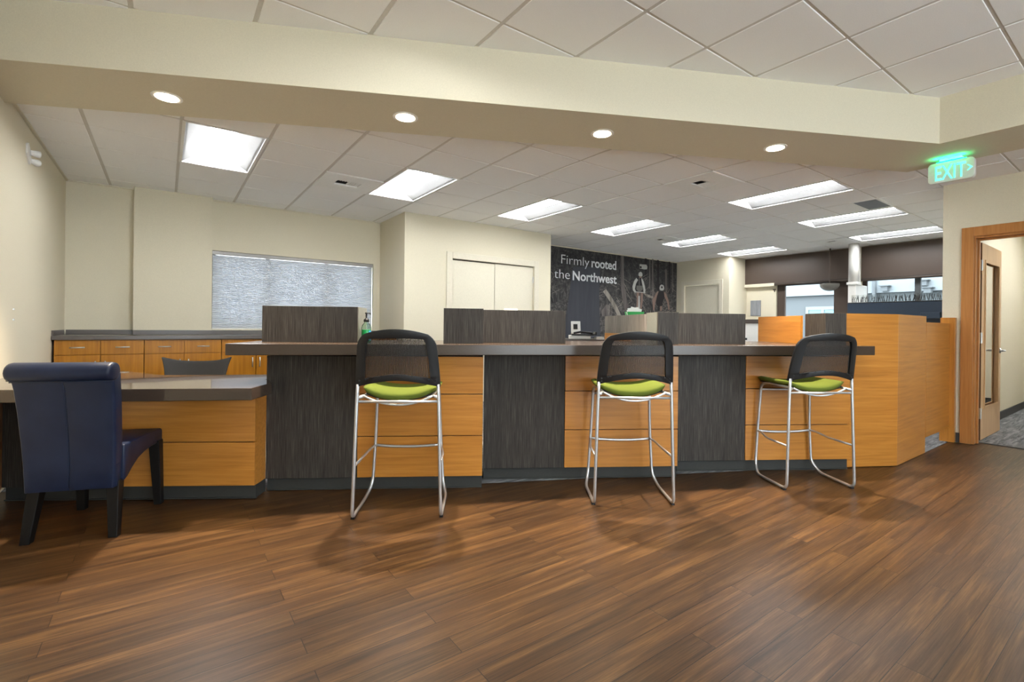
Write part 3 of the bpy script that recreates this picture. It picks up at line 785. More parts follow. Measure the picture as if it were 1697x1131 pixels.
    for s in (-1, 1):
        for a, z in ((.225, .822), (.225, .842), (.17, .858), (.185, .850), (.09, .872), (.02, .877)):
            p = wrap(s*a, z, -th-.001)
            sw.lathe([(0, 0), (.005, 0), (.005, .003), (0, .003)], 8, Matrix.Translation(p) @ Matrix.Rotation(PI/2, 4, 'X'))
    sw.build('screw', 'charcoal', bk)
    mt, mb2 = [], []
    for j in range(NZ+1):
        ra, rb = [], []
        for i in range(NA+1):
            u = -1+2*i/NA; z = .848+(1.112-.848)*j/NZ
            w = min(halfw(z)-.038, .21)
            a = u*w; zz = z+(.020*(1-u*u)*(1-j/NZ))
            ra.append(wrap(a, zz, -.003)); rb.append(wrap(a, zz, -.0015))
        mt.append(ra); mb2.append(rb)
    MB().slabgrid(mt, mb2).build('back_mesh', 'mesh', r, smooth=True)
    return r
s0 = make_stool('green seated bar stool in front of the leftmost counter base, nearest the desk')
spots = [((1.262, 3.03), -31.5, None), ((2.635, 2.345), -35.5, 'green seated bar stool in front of the middle counter base'), ((3.995, 1.78), -31.5, 'green seated bar stool at the right, turned beside the wooden end panel')]
for k, ((x, y), a, l) in enumerate(spots):
    o = s0 if k == 0 else copy_tree(s0)
    o.location = (x, y, 0); o.rotation_euler = (0, 0, math.radians(a))
    if l: o['label'] = l

# ------------------------------------------------------------------ navy parsons chair
r = thing('parsons_chair', 'navy blue leather dining chair with rolled back and black legs', 'chair', (-.300, 3.800, 0), math.radians(-21))
def leg(x0, y0, x1, y1, zt, w0=.03, w1=.021):
    mb = MB(); q = []
    for (x, y, z, w) in ((x1, y1, 0, w1), (x0, y0, zt, w0)):
        q.append([mb.bm.verts.new((x+a*w, y+b*w, z)) for a, b in ((-1,-1),(1,-1),(1,1),(-1,1))])
    for k in range(4): mb.bm.faces.new((q[0][k], q[0][(k+1)%4], q[1][(k+1)%4], q[1][k]))
    mb.bm.faces.new(q[0][::-1]); mb.bm.faces.new(q[1]); return mb
for s in (-1, 1):
    leg(s*.175, -.215, s*.195, -.262, .30).build('leg', 'blackwood', r, bevel=.003)
    leg(s*.195, .215, s*.205, .245, .42).build('leg', 'blackwood', r, bevel=.003)
# back: profile (y,z) swept over the width
prof_back = [(-.285, .272), (-.288, .40), (-.300, .55), (-.318, .70), (-.338, .82), (-.352, .872)]
prof_front = [(-.205, .272), (-.205, .40), (-.213, .55), (-.232, .70), (-.252, .82), (-.262, .90)]
top, bot = [], []
for (yb, zb), (yf, zf) in zip(prof_back, prof_front):
    t = (zb-.27)/.6; w = .200+.022*t
    xs = [-1, -.96, -.8, -.5, -.02, 0, .02, .5, .8, .96, 1]
    top.append([(w*x, yb+(.012 if abs(x) == 1 else 0)+(.0035 if x == 0 else 0), zb) for x in xs]); bot.append([(w*x, yf-(.012 if abs(x) == 1 else 0), zf) for x in xs])
MB().slabgrid(top, bot).build('backrest', 'navy', r, smooth=True, bevel=.006)
ro = MB(); seg = 20; rings = []
for x, k in ((-.226, .80), (-.222, .95), (-.21, 1), (-.07, 1), (.07, 1), (.21, 1), (.222, .95), (.226, .80)):
    rings.append([ro.bm.verts.new((x, -.338+.060*k*math.cos(2*PI*i/seg), .912+.050*k*math.sin(2*PI*i/seg))) for i in range(seg)])
for A, B in zip(rings, rings[1:]):
    for i in range(seg): ro.bm.faces.new((A[i], A[(i+1)%seg], B[(i+1)%seg], B[i]))
ro.bm.faces.new(rings[0]); ro.bm.faces.new(rings[-1][::-1])
ro.build('back_roll', 'navy', r, smooth=True)
MB().tube([(-.222, -.352, .862), (.222, -.352, .862)], .004, 6).tube([(0, -.2865, .29), (0, -.290, .42), (0, -.302, .57), (0, -.320, .71), (0, -.342, .84)], .0014, 6).build('piping', 'navy', r, smooth=True)
# seat with arched side aprons
sp = [(-.21, .285), (-.17, .30), (-.12, .335), (-.05, .372), (.03, .392), (.12, .402), (.255, .405), (.262, .42), (.262, .475), (.25, .49), (.0, .497), (-.21, .49)]
mb = MB(); La = [mb.bm.verts.new((-.215, y, z)) for y, z in sp]; Ra = [mb.bm.verts.new((.215, y, z)) for y, z in sp]
mb.bm.faces.new(La[::-1]); mb.bm.faces.new(Ra)
for k in range(len(sp)): mb.bm.faces.new((La[k], La[(k+1)%len(sp)], Ra[(k+1)%len(sp)], Ra[k]))
mb.build('seat', 'navy', r, bevel=.012, seg=3, smooth=True)

# ------------------------------------------------------------------ task chair behind the desk
r = thing('task_chair', 'dark task chair with curved back behind the low desk', 'chair', (.15, 5.13, 0), math.radians(158))
top, bot = [], []
for j in range(9):
    t = j/8; ra, rb = [], []
    for i in range(17):
        u = -1+2*i/16
        w = .235+.045*t*t; z = .60+.225*t+(.042*abs(u)**2.5)*t
        yb = -.24-.05*t+.05*u*u
        ra.append((u*w+.0, yb-.018, z)); rb.append((u*w, yb+.012, z))
    top.append(ra); bot.append(rb)
MB().slabgrid(top, bot).build('backrest', 'charcoal', r, bevel=.006, smooth=True)
MB().prism(rounded(.48, .46, .09), .44, .52).build('seat', 'charcoal', r, bevel=.02, seg=3)
MB().tube(bend([(0, -.05, .42), (0, -.26, .42), (0, -.31, .66)], .06), .02, 8).build('back_stem', 'black', r, smooth=True)
MB().tube([(0, 0, .10), (0, 0, .44)], .028, 12).build('gas_post', 'black', r, smooth=True)
for k in range(5):
    a = 2*PI*k/5+.3; c, s = math.cos(a), math.sin(a)
    MB().tube([(c*.02, s*.02, .11), (c*.29, s*.29, .075)], [.024, .016], 8).build('leg', 'black', r, smooth=True)
    MB().lathe([(0, -.012), (.027, -.012), (.030, 0), (.027, .012), (0, .012)], 14, Matrix.Translation((c*.29, s*.29, .034)) @ rotz(a) @ Matrix.Rotation(PI/2, 4, 'X')).build('caster', 'black', r, smooth=True)

# ------------------------------------------------------------------ soap bottle
r = thing('soap_bottle', 'clear pump bottle of green soap on the bar beside the first screen', 'bottle', (1.182, 3.552, ZT))
MB().lathe([(.0, .001), (.029, .001), (.032, .006), (.032, .088), (.031, .092)], 24).build('soap', 'soapgreen', r, smooth=True)
MB().lathe([(.0325, .001), (.0335, .006), (.0335, .105), (.029, .125), (.018, .138), (.014, .142), (.014, .150)], 24).build('bottle_wall', 'bottle', r, smooth=True)
lb = MB(); g1, g2 = [], []
for k in range(9):
    a = -1.35+1.1*k/8; p = lambda rr: (rr*math.cos(a), rr*math.sin(a))
    g1.append([(*p(.0340), .015), (*p(.0340), .085)]); g2.append([(*p(.0345), .015), (*p(.0345), .085)])
lb.slabgrid(g1, g2).build('label_wrap', 'soapblue', r)
pm = MB().lathe([(.0, .148), (.019, .148), (.019, .166), (.012, .172), (.006, .176), (.006, .208), (.011, .209), (.011, .216), (0, .216)], 16)
pm.tube([(0, 0, .212), (.030, .016, .212), (.036, .019, .205)], .0045, 8)
pm.build('pump', 'black', r, smooth=True)

# ------------------------------------------------------------------ mural
TX0, TX1 = 5.262, 9.786
r = thing('wall_mural_print', 'dark forest mural with white lettering and two cyclists', 'mural', (0, 7.195, 0))
MB().box(TX0, TX1, -.002, .003, .10, ZC-.02).build('print_panel', 'forest', r)
def flat(name, mat, polys, layer, parent=r, label=None):
    mb = MB()
    for p in polys:
        v = [mb.bm.verts.new((x, -.003-.0012*layer, z)) for x, z in p]
        f = mb.bm.faces.new(v)
        ex = bmesh.ops.extrude_face_region(mb.bm, geom=[f]); bmesh.ops.translate(mb.bm, vec=(0, -.0008, 0), verts=[q for q in ex['geom'] if isinstance(q, bmesh.types.BMVert)])
    o = mb.build(name, mat, parent)
    if label: o['label'] = label
    return o
PP = {
'sleeves': [[(8.342, 2.279), (8.265, 2.199), (8.219, 2.084), (8.234, 2.000), (8.305, 1.948), (8.335, 1.978), (8.295, 2.032), (8.330, 2.147), (8.399, 2.236)], [(8.518, 2.295), (8.585, 2.220), (8.631, 2.108), (8.652, 2.023), (8.633, 1.951), (8.590, 1.962), (8.579, 2.048), (8.537, 2.159), (8.507, 2.253)]],
'vest': [[(8.370, 2.285), (8.421, 2.300), (8.512, 2.306), (8.541, 2.289), (8.560, 2.161), (8.585, 2.048), (8.546, 1.989), (8.361, 1.979), (8.318, 2.033), (8.343, 2.185)]],
'pack': [[(8.350, 2.110), (8.555, 2.119), (8.568, 2.037), (8.488, 1.986), (8.403, 1.985), (8.346, 2.025)], [(8.421, 2.294), (8.449, 2.296), (8.452, 2.116), (8.429, 2.115)]],
'legs1': [[(8.355, 1.964), (8.449, 1.968), (8.435, 1.775), (8.399, 1.556), (8.342, 1.554), (8.367, 1.772)], [(8.489, 1.970), (8.575, 1.975), (8.567, 1.780), (8.524, 1.559), (8.476, 1.558), (8.498, 1.777)]],
'bike1': [[(8.313, 1.976), (8.650, 1.975), (8.650, 1.961), (8.313, 1.961)], [(8.416, 1.887), (8.461, 1.889), (8.478, 1.558), (8.404, 1.556)]],
'face': [[(8.426, 2.338), (8.528, 2.341), (8.523, 2.301), (8.484, 2.281), (8.438, 2.297)]],
'helmet': [[(8.408, 2.344), (8.419, 2.394), (8.470, 2.425), (8.521, 2.413), (8.545, 2.373), (8.540, 2.331), (8.483, 2.319), (8.426, 2.327)]],
'sign': [[(8.450, 2.590), (8.675, 2.599), (8.711, 2.554), (8.697, 2.496), (8.610, 2.485), (8.451, 2.495)]],
'signd': [[(8.456, 2.549), (8.513, 2.550), (8.514, 2.504), (8.457, 2.503)]],
'cap': [[(9.138, 2.102), (9.150, 2.158), (9.217, 2.185), (9.292, 2.166), (9.312, 2.112), (9.294, 2.059), (9.226, 2.044), (9.158, 2.052)]],
'capd': [[(9.199, 2.141), (9.249, 2.144), (9.256, 2.101), (9.200, 2.097)], [(9.107, 2.155), (9.149, 2.197), (9.192, 2.196), (9.156, 2.154), (9.138, 2.108)], [(9.210, 2.228), (9.254, 2.227), (9.254, 2.191), (9.211, 2.189)], [(8.973, 2.176), (9.046, 2.171), (9.059, 2.103), (8.992, 2.090)]],
'torso2': [[(9.115, 2.018), (9.301, 2.032), (9.328, 1.890), (9.255, 1.772), (9.244, 1.689), (9.084, 1.679), (9.029, 1.724), (9.050, 1.897)], [(9.100, 1.684), (9.152, 1.685), (9.147, 1.577), (9.086, 1.575)]],
'arms2': [[(9.115, 2.022), (9.042, 2.003), (8.960, 1.893), (8.889, 1.812), (8.929, 1.571), (8.965, 1.572), (8.998, 1.758), (9.062, 1.917)], [(9.294, 2.037), (9.389, 1.973), (9.487, 1.817), (9.529, 1.618), (9.472, 1.604), (9.431, 1.775), (9.328, 1.910)], [(9.182, 1.736), (9.243, 1.738), (9.234, 1.580), (9.166, 1.578)]],
'trunk': [[(6.477, 2.371), (6.414, 2.063), (6.373, 1.792), (6.332, 1.556), (6.278, 1.304), (6.248, 0.971), (7.257, 0.966), (7.234, 1.196), (7.202, 1.831), (7.215, 2.114), (7.225, 2.432)]],
'tree': [[(7.831, 2.720), (7.938, 2.723), (7.931, 2.490), (7.947, 2.160), (8.005, 1.942), (8.063, 1.722), (8.199, 1.447), (8.037, 1.444), (7.939, 1.644), (7.858, 2.008), (7.830, 2.482)]],
'bgl': [[(8.873, 2.746), (8.915, 2.746), (8.937, 1.795), (8.877, 1.792)], [(9.342, 2.547), (9.411, 2.544), (9.428, 1.934), (9.359, 1.931)], [(8.767, 2.723), (8.814, 2.725), (8.819, 2.061), (8.778, 2.058)], [(9.593, 2.727), (9.632, 2.727), (9.650, 2.026), (9.599, 2.023)]],
'bgd': [[(9.048, 2.739), (9.115, 2.737), (9.134, 1.999), (9.061, 1.996)], [(9.471, 2.737), (9.535, 2.734), (9.555, 1.981), (9.478, 1.977)], [(8.620, 2.738), (8.690, 2.737), (8.691, 2.322), (8.633, 2.318)]],
'log': [[(7.312, 1.925), (7.399, 1.983), (7.547, 1.847), (7.705, 1.672), (7.873, 1.440), (7.751, 1.437), (7.570, 1.677)], [(7.269, 1.515), (7.417, 1.662), (7.571, 1.632), (7.604, 1.470), (7.472, 1.413), (7.295, 1.409)], [(8.581, 1.948), (8.604, 1.961), (8.930, 1.892), (8.888, 1.847), (8.693, 1.881)]],
}
def flats(name, key, mat, layer, label=None):
    for p in PP[key]: flat(name, mat, [p], layer, label=label)
flats('printed_trunk', 'trunk', 'trunk', 1, 'broad dark tree trunk of the print')
flats('printed_tree', 'bgl', 'thintree', .8); flats('printed_tree', 'bgd', 'printdark', .9)
flats('printed_tree', 'tree', 'thintree', 1.4, 'slim curved tree of the print')
rg = random.Random(4)
pol = []
for k in range(150):
    x = rg.uniform(5.35, 9.7); z = rg.uniform(1.15, 2.0) if rg.random() < .75 else rg.uniform(2.0, 2.35); L = rg.uniform(.05, .34); a = rg.choice((-1, 1))*rg.uniform(.25, 1.0); h = rg.uniform(.003, .010)
    dx, dz = L*math.cos(a), L*math.sin(a); nx, nz = -h*math.sin(a), h*math.cos(a)
    if 6.2 < x < 7.45 or 6.2 < x+dx < 7.45: continue
    pol.append([(x, z), (x+dx, z+dz), (x+dx+nx, z+dz+nz), (x+nx, z+nz)])
tag(flat('printed_branches', 'log', pol, 1.3, label='pale fallen branches of the print'), kind='stuff')
PP['rock'] = [PP['log'].pop(1)]
flats('printed_log', 'log', 'log', 1.2, 'pale fallen log of the print'); flats('printed_rock', 'rock', 'thintree', 1.2, 'grey mossy rock of the print')
flats('printed_board', 'sign', 'printlight', 1.6, 'pale blank board in the print'); flats('printed_board_mark', 'signd', 'printdark', 2.2)
flats('printed_leg', 'legs1', 'printskin', 2); flats('printed_bicycle', 'bike1', 'printlight', 2.6)
flats('printed_vest', 'vest', 'printdark', 2.2, 'rider in a dark vest with pale sleeves'); flats('printed_pack', 'pack', 'printgrey', 2.8)
flats('printed_sleeve', 'sleeves', 'printlight', 3.0); flats('printed_face', 'face', 'printskin', 3.0); flats('printed_helmet', 'helmet', 'printlight', 3.6)
flats('printed_arm', 'arms2', 'printskin', 2.4); flats('printed_top', 'torso2', 'printdark', 3, 'rider in a dark top with a pale cap')
flats('printed_cap', 'cap', 'printlight', 3.6); flats('printed_cap_badge', 'capd', 'printdark', 4.2)

def text_mesh(s, bold, x0, x1, zb, cap, y, parent, name, mat, thick=.0015, facing='-Y'):
    cu = bpy.data.curves.new(name, 'FONT'); cu.body = s; cu.size = 1; cu.extrude = 0; cu.offset = bold; cu.resolution_u = 6
    tmp = bpy.data.objects.new('tmp', cu); C.objects.link(tmp); dg = bpy.context.evaluated_depsgraph_get()
    me = bpy.data.meshes.new_from_object(tmp.evaluated_get(dg)); bpy.data.objects.remove(tmp); bpy.data.curves.remove(cu)
    xs = [v.co.x for v in me.vertices]; mn, mx = min(xs), max(xs)
    ch = .729
    for v in me.vertices:
        u = (v.co.x-mn)/(mx-mn); w = v.co.y/ch*cap
        v.co = Vector((x0+(x1-x0)*u, y, zb+w))
    bm = bmesh.new(); bm.from_mesh(me); bpy.data.meshes.remove(me)
    ex = bmesh.ops.extrude_face_region(bm, geom=list(bm.faces)); bmesh.ops.translate(bm, vec=(0, -thick, 0), verts=[q for q in ex['geom'] if isinstance(q, bmesh.types.BMVert)])
    mb = MB(); mb.bm.free(); mb.bm = bm
    return mb.build(name, mat, parent)
text_mesh('Firmly', -.012, 6.16, 6.905, 2.410, .188, -.008, r, 'lettering', 'lettering')
text_mesh('rooted', .022, 6.97, 7.697, 2.405, .190, -.008, r, 'lettering', 'lettering')
text_mesh('the', -.012, 5.99, 6.385, 2.118, .188, -.008, r, 'lettering', 'lettering')
text_mesh('Northwest', .022, 6.46, 7.713, 2.110, .188, -.008, r, 'lettering', 'lettering')

# ------------------------------------------------------------------ closet doors, far door
def casing(mb, x0, x1, zt, w, y0, y1):
    return mb.box(x0-w, x0, y0, y1, 0.005, zt+w).box(x1, x1+w, y0, y1, 0.005, zt+w).box(x0, x1, y0, y1, zt, zt+w)
struct('trim_2', casing(MB(), 3.388, 4.903, 2.168, .095, 6.392, 6.409), 'trimpaint', 'cream casing round the closet doors', 'trim', bevel=.004)
dr = struct('door_1', MB().box(3.392, 4.141, 6.43, 6.47, .012, 2.150), 'closetdoor', 'cream closet door leaf, left of the pair', 'door', bevel=.002)
MB().tube([(3.395, 6.425, 1.90), (3.395, 6.425, 2.0)], .008, 8).build('hinge', 'steel', dr)
dr = struct('door_2', MB().box(4.149, 4.899, 6.43, 6.47, .012, 2.156), 'closetdoor', 'cream closet door leaf, right of the pair', 'door', bevel=.002)
MB().tube([(4.896, 6.425, 1.90), (4.896, 6.425, 2.0)], .008, 8).build('hinge', 'steel', dr)
struct('trim_3', MB().box(3.388, 4.903, 6.48, 6.49, .005, 2.168), 'slot', 'dark sheet standing for the shade behind the closet doors', 'trim')  # dark sheet put in for the shade in the door gaps
struct('trim_4', MB().box(9.772, 9.789, 6.97, 7.06, .005, 2.265).box(9.772, 9.789, 5.995, 6.085, .005, 2.265).box(9.772, 9.789, 6.085, 6.97, 2.175, 2.265), 'trimpaint', 'cream casing round the far door', 'trim', bevel=.004)
dr = struct('door_3', MB().box(9.81, 9.85, 6.09, 6.965, .012, 2.165), 'closetdoor', 'cream plain door beyond the mural', 'door', bevel=.002)
MB().tube([(9.803, 6.095, 1.86), (9.803, 6.095, 1.96)], .008, 8).build('hinge', 'steel', dr)

# ------------------------------------------------------------------ far windows, shades, column
def window(name, y0, y1, z0, z1, muls, label):
    f = MB().box(XW+.05, XW+.10, y0, y1, z0, z0+.05).box(XW+.05, XW+.10, y0, y1, z1-.05, z1)
    for a, b in muls: f.box(XW+.05, XW+.10, a, b, z0+.05, z1-.05)
    w = struct(name, f, 'brownframe', label, 'window')
    MB().quad((XW+.075, y0, z0), (XW+.075, y1, z0), (XW+.075, y1, z1), (XW+.075, y0, z1)).build('pane', 'glass', w)
    return w
window('window_2', W2[0], W2[1], W2[2], W2[3], [(5.03, 5.19), (3.74, 4.09)], 'far window with brown frame left of the column')
window('window_3', W3[0], W3[1], W3[2], W3[3], [(3.53, 3.60), (1.70, 1.76)], 'far window right of the column')
struct('trim_5', MB().box(XW+.04, XW+.11, 2.725, 2.805, W3[2], W3[3]), 'extgrey', 'grey mullion of the far window', 'trim')
def roller(label, y0, y1, yb0, yb1, zb):
    r = thing('roller_shade', label, 'shade', (10.42, (y0+y1)/2, zb), 0, 'brown roller shades')
    h = (y1-y0)/2; m = (y0+y1)/2
    MB().box(0, .012, -h, h, .03, ZC-zb-.02).build('fabric', 'shade', r)
    MB().tube([(.006, yb0-m, .012), (.006, yb1-m, .012)], .022, 12).build('bottom_roll', 'shade', r, smooth=True)
    MB().box(-.012, .024, yb0-m, yb1-m, .028, .036).build('rail', 'slot', r)
roller('brown roller shade left of the white column, with a wide sheen', 3.70, 5.845, 3.70, 5.19, 2.12)
roller('brown roller shade right of the white column', 1.70, 3.58, 1.70, 3.58, 2.10)
struct('trim_6', MB().box(10.38, 10.40, 3.585, 3.625, 2.06, ZC-.02), 'whitemetal', 'white shade channel beside the column', 'trim')
r = thing('column', 'white round column on a boxed base between the far windows', 'column', (10.04, 3.57, 0))
MB().box(-.07, .46, -.06, .065, .006, 2.00).build('boxed_base', 'whitemetal', r, bevel=.004)
MB().box(-.09, .12, -.085, .085, 2.0, 2.045).build('collar', 'whitemetal', r, bevel=.006)
MB().lathe([(.082, 2.045), (.082, ZC-.002)], 28).build('shaft', 'whitemetal', r, smooth=True)
o = MB().box(0, .012, -.115, .115, 0, .34).build('wall_panel_art', 'art'); o.location = (XW-.014, 5.635, 1.47); tag(o, 'grey wood-grain panel hung on the cream wall by the far window', 'panel')
o = MB().box(-.02, 0, -.03, .03, -.01, .01).tube([(-.02, 0, 0), (-.06, -.03, -.05)], .01, 8).build('shade_cleat', 'brownframe'); o.location = (XW-.001, 5.225, 2.03); tag(o, 'small bracket at the left edge of the far window', 'bracket')
# added dark globe and stem, in place of a probable window reflection
r = thing('dark_globe', 'added dark globe in front of the far window, in place of a reflection', 'camera', (10.28, 4.06, 2.055))
prof = [(.17*math.sin(PI/2*k/8), -.13*math.cos(PI/2*k/8)) for k in range(9)]
MB().lathe([(.001, -.13)]+prof[1:]+[(.17, .01), (.001, .01)], 28).build('dome', 'globe', r, smooth=True)
MB().tube([(0, 0, .01), (0, 0, ZC-2.055)], .012, 8).build('stem', 'brownframe', r)

# navy workstation screen with twig panel
r = thing('workstation_screen', 'navy workstation screen topped by a clear panel with embedded twigs', 'screen', (7.60, 1.70, 0))
MB().box(0, .05, -.08, 1.075, .006, 1.545).build('navy_board', 'navypanel', r, bevel=.004)
MB().box(-.012, -.001, -.02, -.005, 1.2, 1.53).box(-.005, .055, -.075, 1.07, 1.546, 1.556).build('edge_strip', 'slot', r)
MB().box(-.09, -.013, .05, .24, 1.33, 1.405).build('bracket_box', 'navypanel', r, bevel=.004)
MB().box(.018, .032, -.08, 1.03, 1.557, 1.66).build('clear_panel', 'resin', r)
tw = MB(); rg = random.Random(2)
for k in range(84):
    y = -.07+1.09*k/83+rg.uniform(-.012, .012); d = rg.uniform(-.02, .02); zt = rg.uniform(1.625, 1.656)
    tw.tube([(.012, y, 1.559), (.010, y+d*.6, 1.60), (.012, y+d, zt)], [.0036, .003, .002], 5)
    if k % 2: tw.tube([(.011, y+d*.5, 1.592), (.012, y+d*.5+rg.choice((-1, 1))*.016, 1.63)], [.0026, .0015], 5)
tag(tw.build('twigs', 'slot', r), kind='stuff')

# ------------------------------------------------------------------ things behind the bar
r = thing('rear_station', 'rear work counter with dark top behind the middle stool, below the mural', 'counter', (3.10, 4.55, 0), RC)
MB().box(0, 1.22, .02, .58, .006, .995).build('body', 'woodz', r)
MB().box(-.02, 1.24, 0, .60, .996, 1.037).build('top', 'backslab', r, bevel=.003)
def on_station(x, y): 
    c, s = math.cos(RC), math.sin(RC); return (3.10+c*x-s*y, 4.55+s*x+c*y, 1.0375)
sx, sy, sz = on_station(.885, .16)
r = thing('check_scanner', 'white check scanner with a tilted screen and black tray on the rear counter', 'scanner', (sx, sy, sz), math.radians(-36))
MB().box(-.14, .10, -.08, .10, .001, .045).build('base', 'white', r, bevel=.006)
mt = Matrix.Translation((-.06, .03, .09)) @ Matrix.Rotation(math.radians(-22), 4, 'X')
bp = MB().box(-.055, .055, -.012, .012, -.045, .125, mt).build('tilted_back', 'white', r, bevel=.004)
MB().box(-.03, .02, -.016, -.0125, .02, .085, mt).build('display', 'black', bp)
MB().box(-.12, .16, -.10, .06, .046, .060).box(.15, .17, -.10, .06, .046, .085).tube([(-.10, -.09, .07), (-.02, -.10, .085), (.12, -.09, .07)], .012, 8).build('tray', 'black', r, bevel=.003)
x, y, z = on_station(1.09, .12)
o = MB().box(-.045, .045, -.06, .06, .0005, .028).build('paper_pad', 'paper'); o.location = (x, y, z); o.rotation_euler = (0, 0, RC); tag(o, 'white pad lying right beside the check scanner', 'pad')
r = thing('side_pedestal', 'tall pedestal behind the greige divider, under the green tray', 'cabinet', (4.32, 3.66, 0), RC)
MB().box(-.14, .16, 0, .3, .006, 1.262).build('body', 'greige', r); MB().box(-.15, .17, -.01, .31, 1.263, 1.284).build('top', 'backslab', r)
r = thing('document_tray', 'green plastic tray of papers standing behind the right screen', 'tray', (4.36, 3.78, 1.2845), RC)
mb = MB(); P0 = rounded(.17, .14, .03); P1 = rounded(.20, .17, .035)
b0 = [mb.bm.verts.new((x, y, .0)) for x, y in P0]; b1 = [mb.bm.verts.new((x, y, .075)) for x, y in P1]
c1 = [mb.bm.verts.new((x*.95, y*.94, .075)) for x, y in P1]; c0 = [mb.bm.verts.new((x*.93, y*.92, .006)) for x, y in P0]
n = len(P0)
for X, Y in ((b0, b1), (b1, c1), (c1, c0)):
    for k in range(n): mb.bm.faces.new((X[k], X[(k+1)%n], Y[(k+1)%n], Y[k]))
mb.bm.faces.new(b0[::-1]); mb.bm.faces.new(c0)
mb.build('bin', 'greenplastic', r, smooth=False)
mb = MB()
for k in range(7):
    mb.box(-.07, .06, -.002, .002, .02, .10+.012*(k % 3), Matrix.Translation((.004*k-.01, -.045+.015*k, 0)) @ Matrix.Rotation(.12*(k-3), 4, 'Y'))
tag(mb.build('papers', 'paper', r), kind='stuff')
o = MB().box(-.06, .06, -.03, .03, 0, .028).build('card_box', 'paper', None, bevel=.003); p = lp(A0, 1.50, .12); o.location = (2.27, 3.06, 1.3035); o.rotation_euler = (0, 0, RC)
bpy.data.objects.remove(o)
r = thing('acrylic_holder', 'small white card holder peeking over the middle screen', 'holder', (2.235, 3.22, ZT), RC)
MB().box(-.055, .055, 0, .05, .0005, .012).box(-.055, .055, .03, .036, .012, .272).build('stand', 'white', r)
MB().box(-.05, .05, .022, .029, .02, .262).build('cards', 'paper', r)
r = thing('copier_stand', 'white stand with a dark top by the far cream wall', 'cabinet', (10.29, 5.50, 0))
MB().box(-.20, .20, -.22, .30, .006, 1.30).build('body', 'whitemetal', r)
MB().box(-.22, .20, -.24, .33, 1.301, 1.385).build('top', 'backslab', r)
MB().box(-.206, -.201, .10, .22, .94, .985).build('slot', 'slot', r)

# ------------------------------------------------------------------ office doorway on the right
j = MB().box(XR-.001, XR+.191, DY1-.008, DY1+.019, .005, 2.168).box(XR-.001, XR+.191, DY0-.019, DY0+.008, .005, 2.168).box(XR-.001, XR+.191, DY0+.008, DY1-.008, 2.141, 2.168)
j.box(XR+.08, XR+.12, DY1-.022, DY1-.008, .005, 2.141).box(XR+.08, XR+.12, DY0+.008, DY1-.022, 2.126, 2.141)
struct('trim_7', j, 'doorwood', 'wood jamb of the office doorway', 'trim', bevel=.002)
k = MB().box(XR-.02, XR-.0015, DY1+.006, DY1+.104, .005, 2.26).box(XR-.02, XR-.0015, DY0-.104, DY0-.006, .005, 2.26).box(XR-.02, XR-.0015, DY0-.006, DY1+.006, 2.162, 2.26)
struct('trim_8', k, 'doorwood', 'honey wood casing round the office doorway', 'trim', bevel=.003)
# open leaf
r = thing('office_door', 'open wood office door with a tall glass panel and lever handle', 'door', (7.02, 1.285, 0))
LX = .93; T = .044
lf = MB().box(.0, .13, 0, T, .012, 2.13).box(LX-.13, LX, 0, T, .012, 2.13).box(.13, LX-.13, 0, T, .012, .34).box(.13, LX-.13, 0, T, 1.95, 2.13)
lf.build('leaf_frame', 'doorpale', r, bevel=.002)
MB().box(-.004, -.0005, .001, T-.001, .013, 2.129).build('edge_band', 'dooredgeshade', r)
MB().quad((.131, .022, .341), (LX-.131, .022, .341), (LX-.131, .022, 1.949), (.131, .022, 1.949)).build('glass_panel', 'glass', r)
bd = MB()
for y0, y1 in ((-.008, .002), (T-.002, T+.008)):
    bd.box(.125, .15, y0, y1, .335, 1.955).box(LX-.15, LX-.125, y0, y1, .335, 1.955).box(.15, LX-.15, y0, y1, .335, .36).box(.15, LX-.15, y0, y1, 1.93, 1.955)
bd.build('glazing_bead', 'doorpale', r)
for y, s in ((0, -1), (T, 1)):
    hd = MB().lathe([(0, 0), (.03, 0), (.03, .012), (.012, .016), (.012, .05), (0, .05)], 18, Matrix.Translation((LX-.065, y, .955)) @ Matrix.Rotation(PI/2*(1 if s < 0 else -1), 4, 'X'))
    hd.tube([(LX-.065, y+s*.05, .955), (LX-.10, y+s*.053, .955), (LX-.185, y+s*.05, .955)], .010, 10)
    hd.build('lever_handle', 'steel', r, smooth=True)
for z in (.24, 1.05, 1.83):
    MB().box(-.008, -.0045, -.001, T-.006, z, z+.115).tube([(-.012, -.004, z), (-.012, -.004, z+.115)], .006, 8).build('hinge', 'steel', r)
struct('baseboard_office', MB().box(6.94, 10.71, 1.445, 1.459, .005, .105).box(10.705, 10.719, -1.6, 1.445, .005, .105), 'darkbase', 'dark baseboard inside the office', 'baseboard')
struct('baseboard_right', MB().box(XR-.012, XR-.001, DY1+.105, 1.427, .005, .105).box(XR-.012, XR-.001, YF, DY0-.105, .005, .105), 'darkbase', 'dark baseboard by the office doorway', 'baseboard')
struct('trim_9', MB().box(6.915, 6.94, DY0, DY1, .0, .008), 'darkbase', 'threshold strip at the office carpet', 'trim')

# ------------------------------------------------------------------ exit sign
r = thing('exit_sign', 'green lit exit sign with right arrow hung under the soffit', 'sign', (5.42, 1.196, ZS-.008), -PI/2)
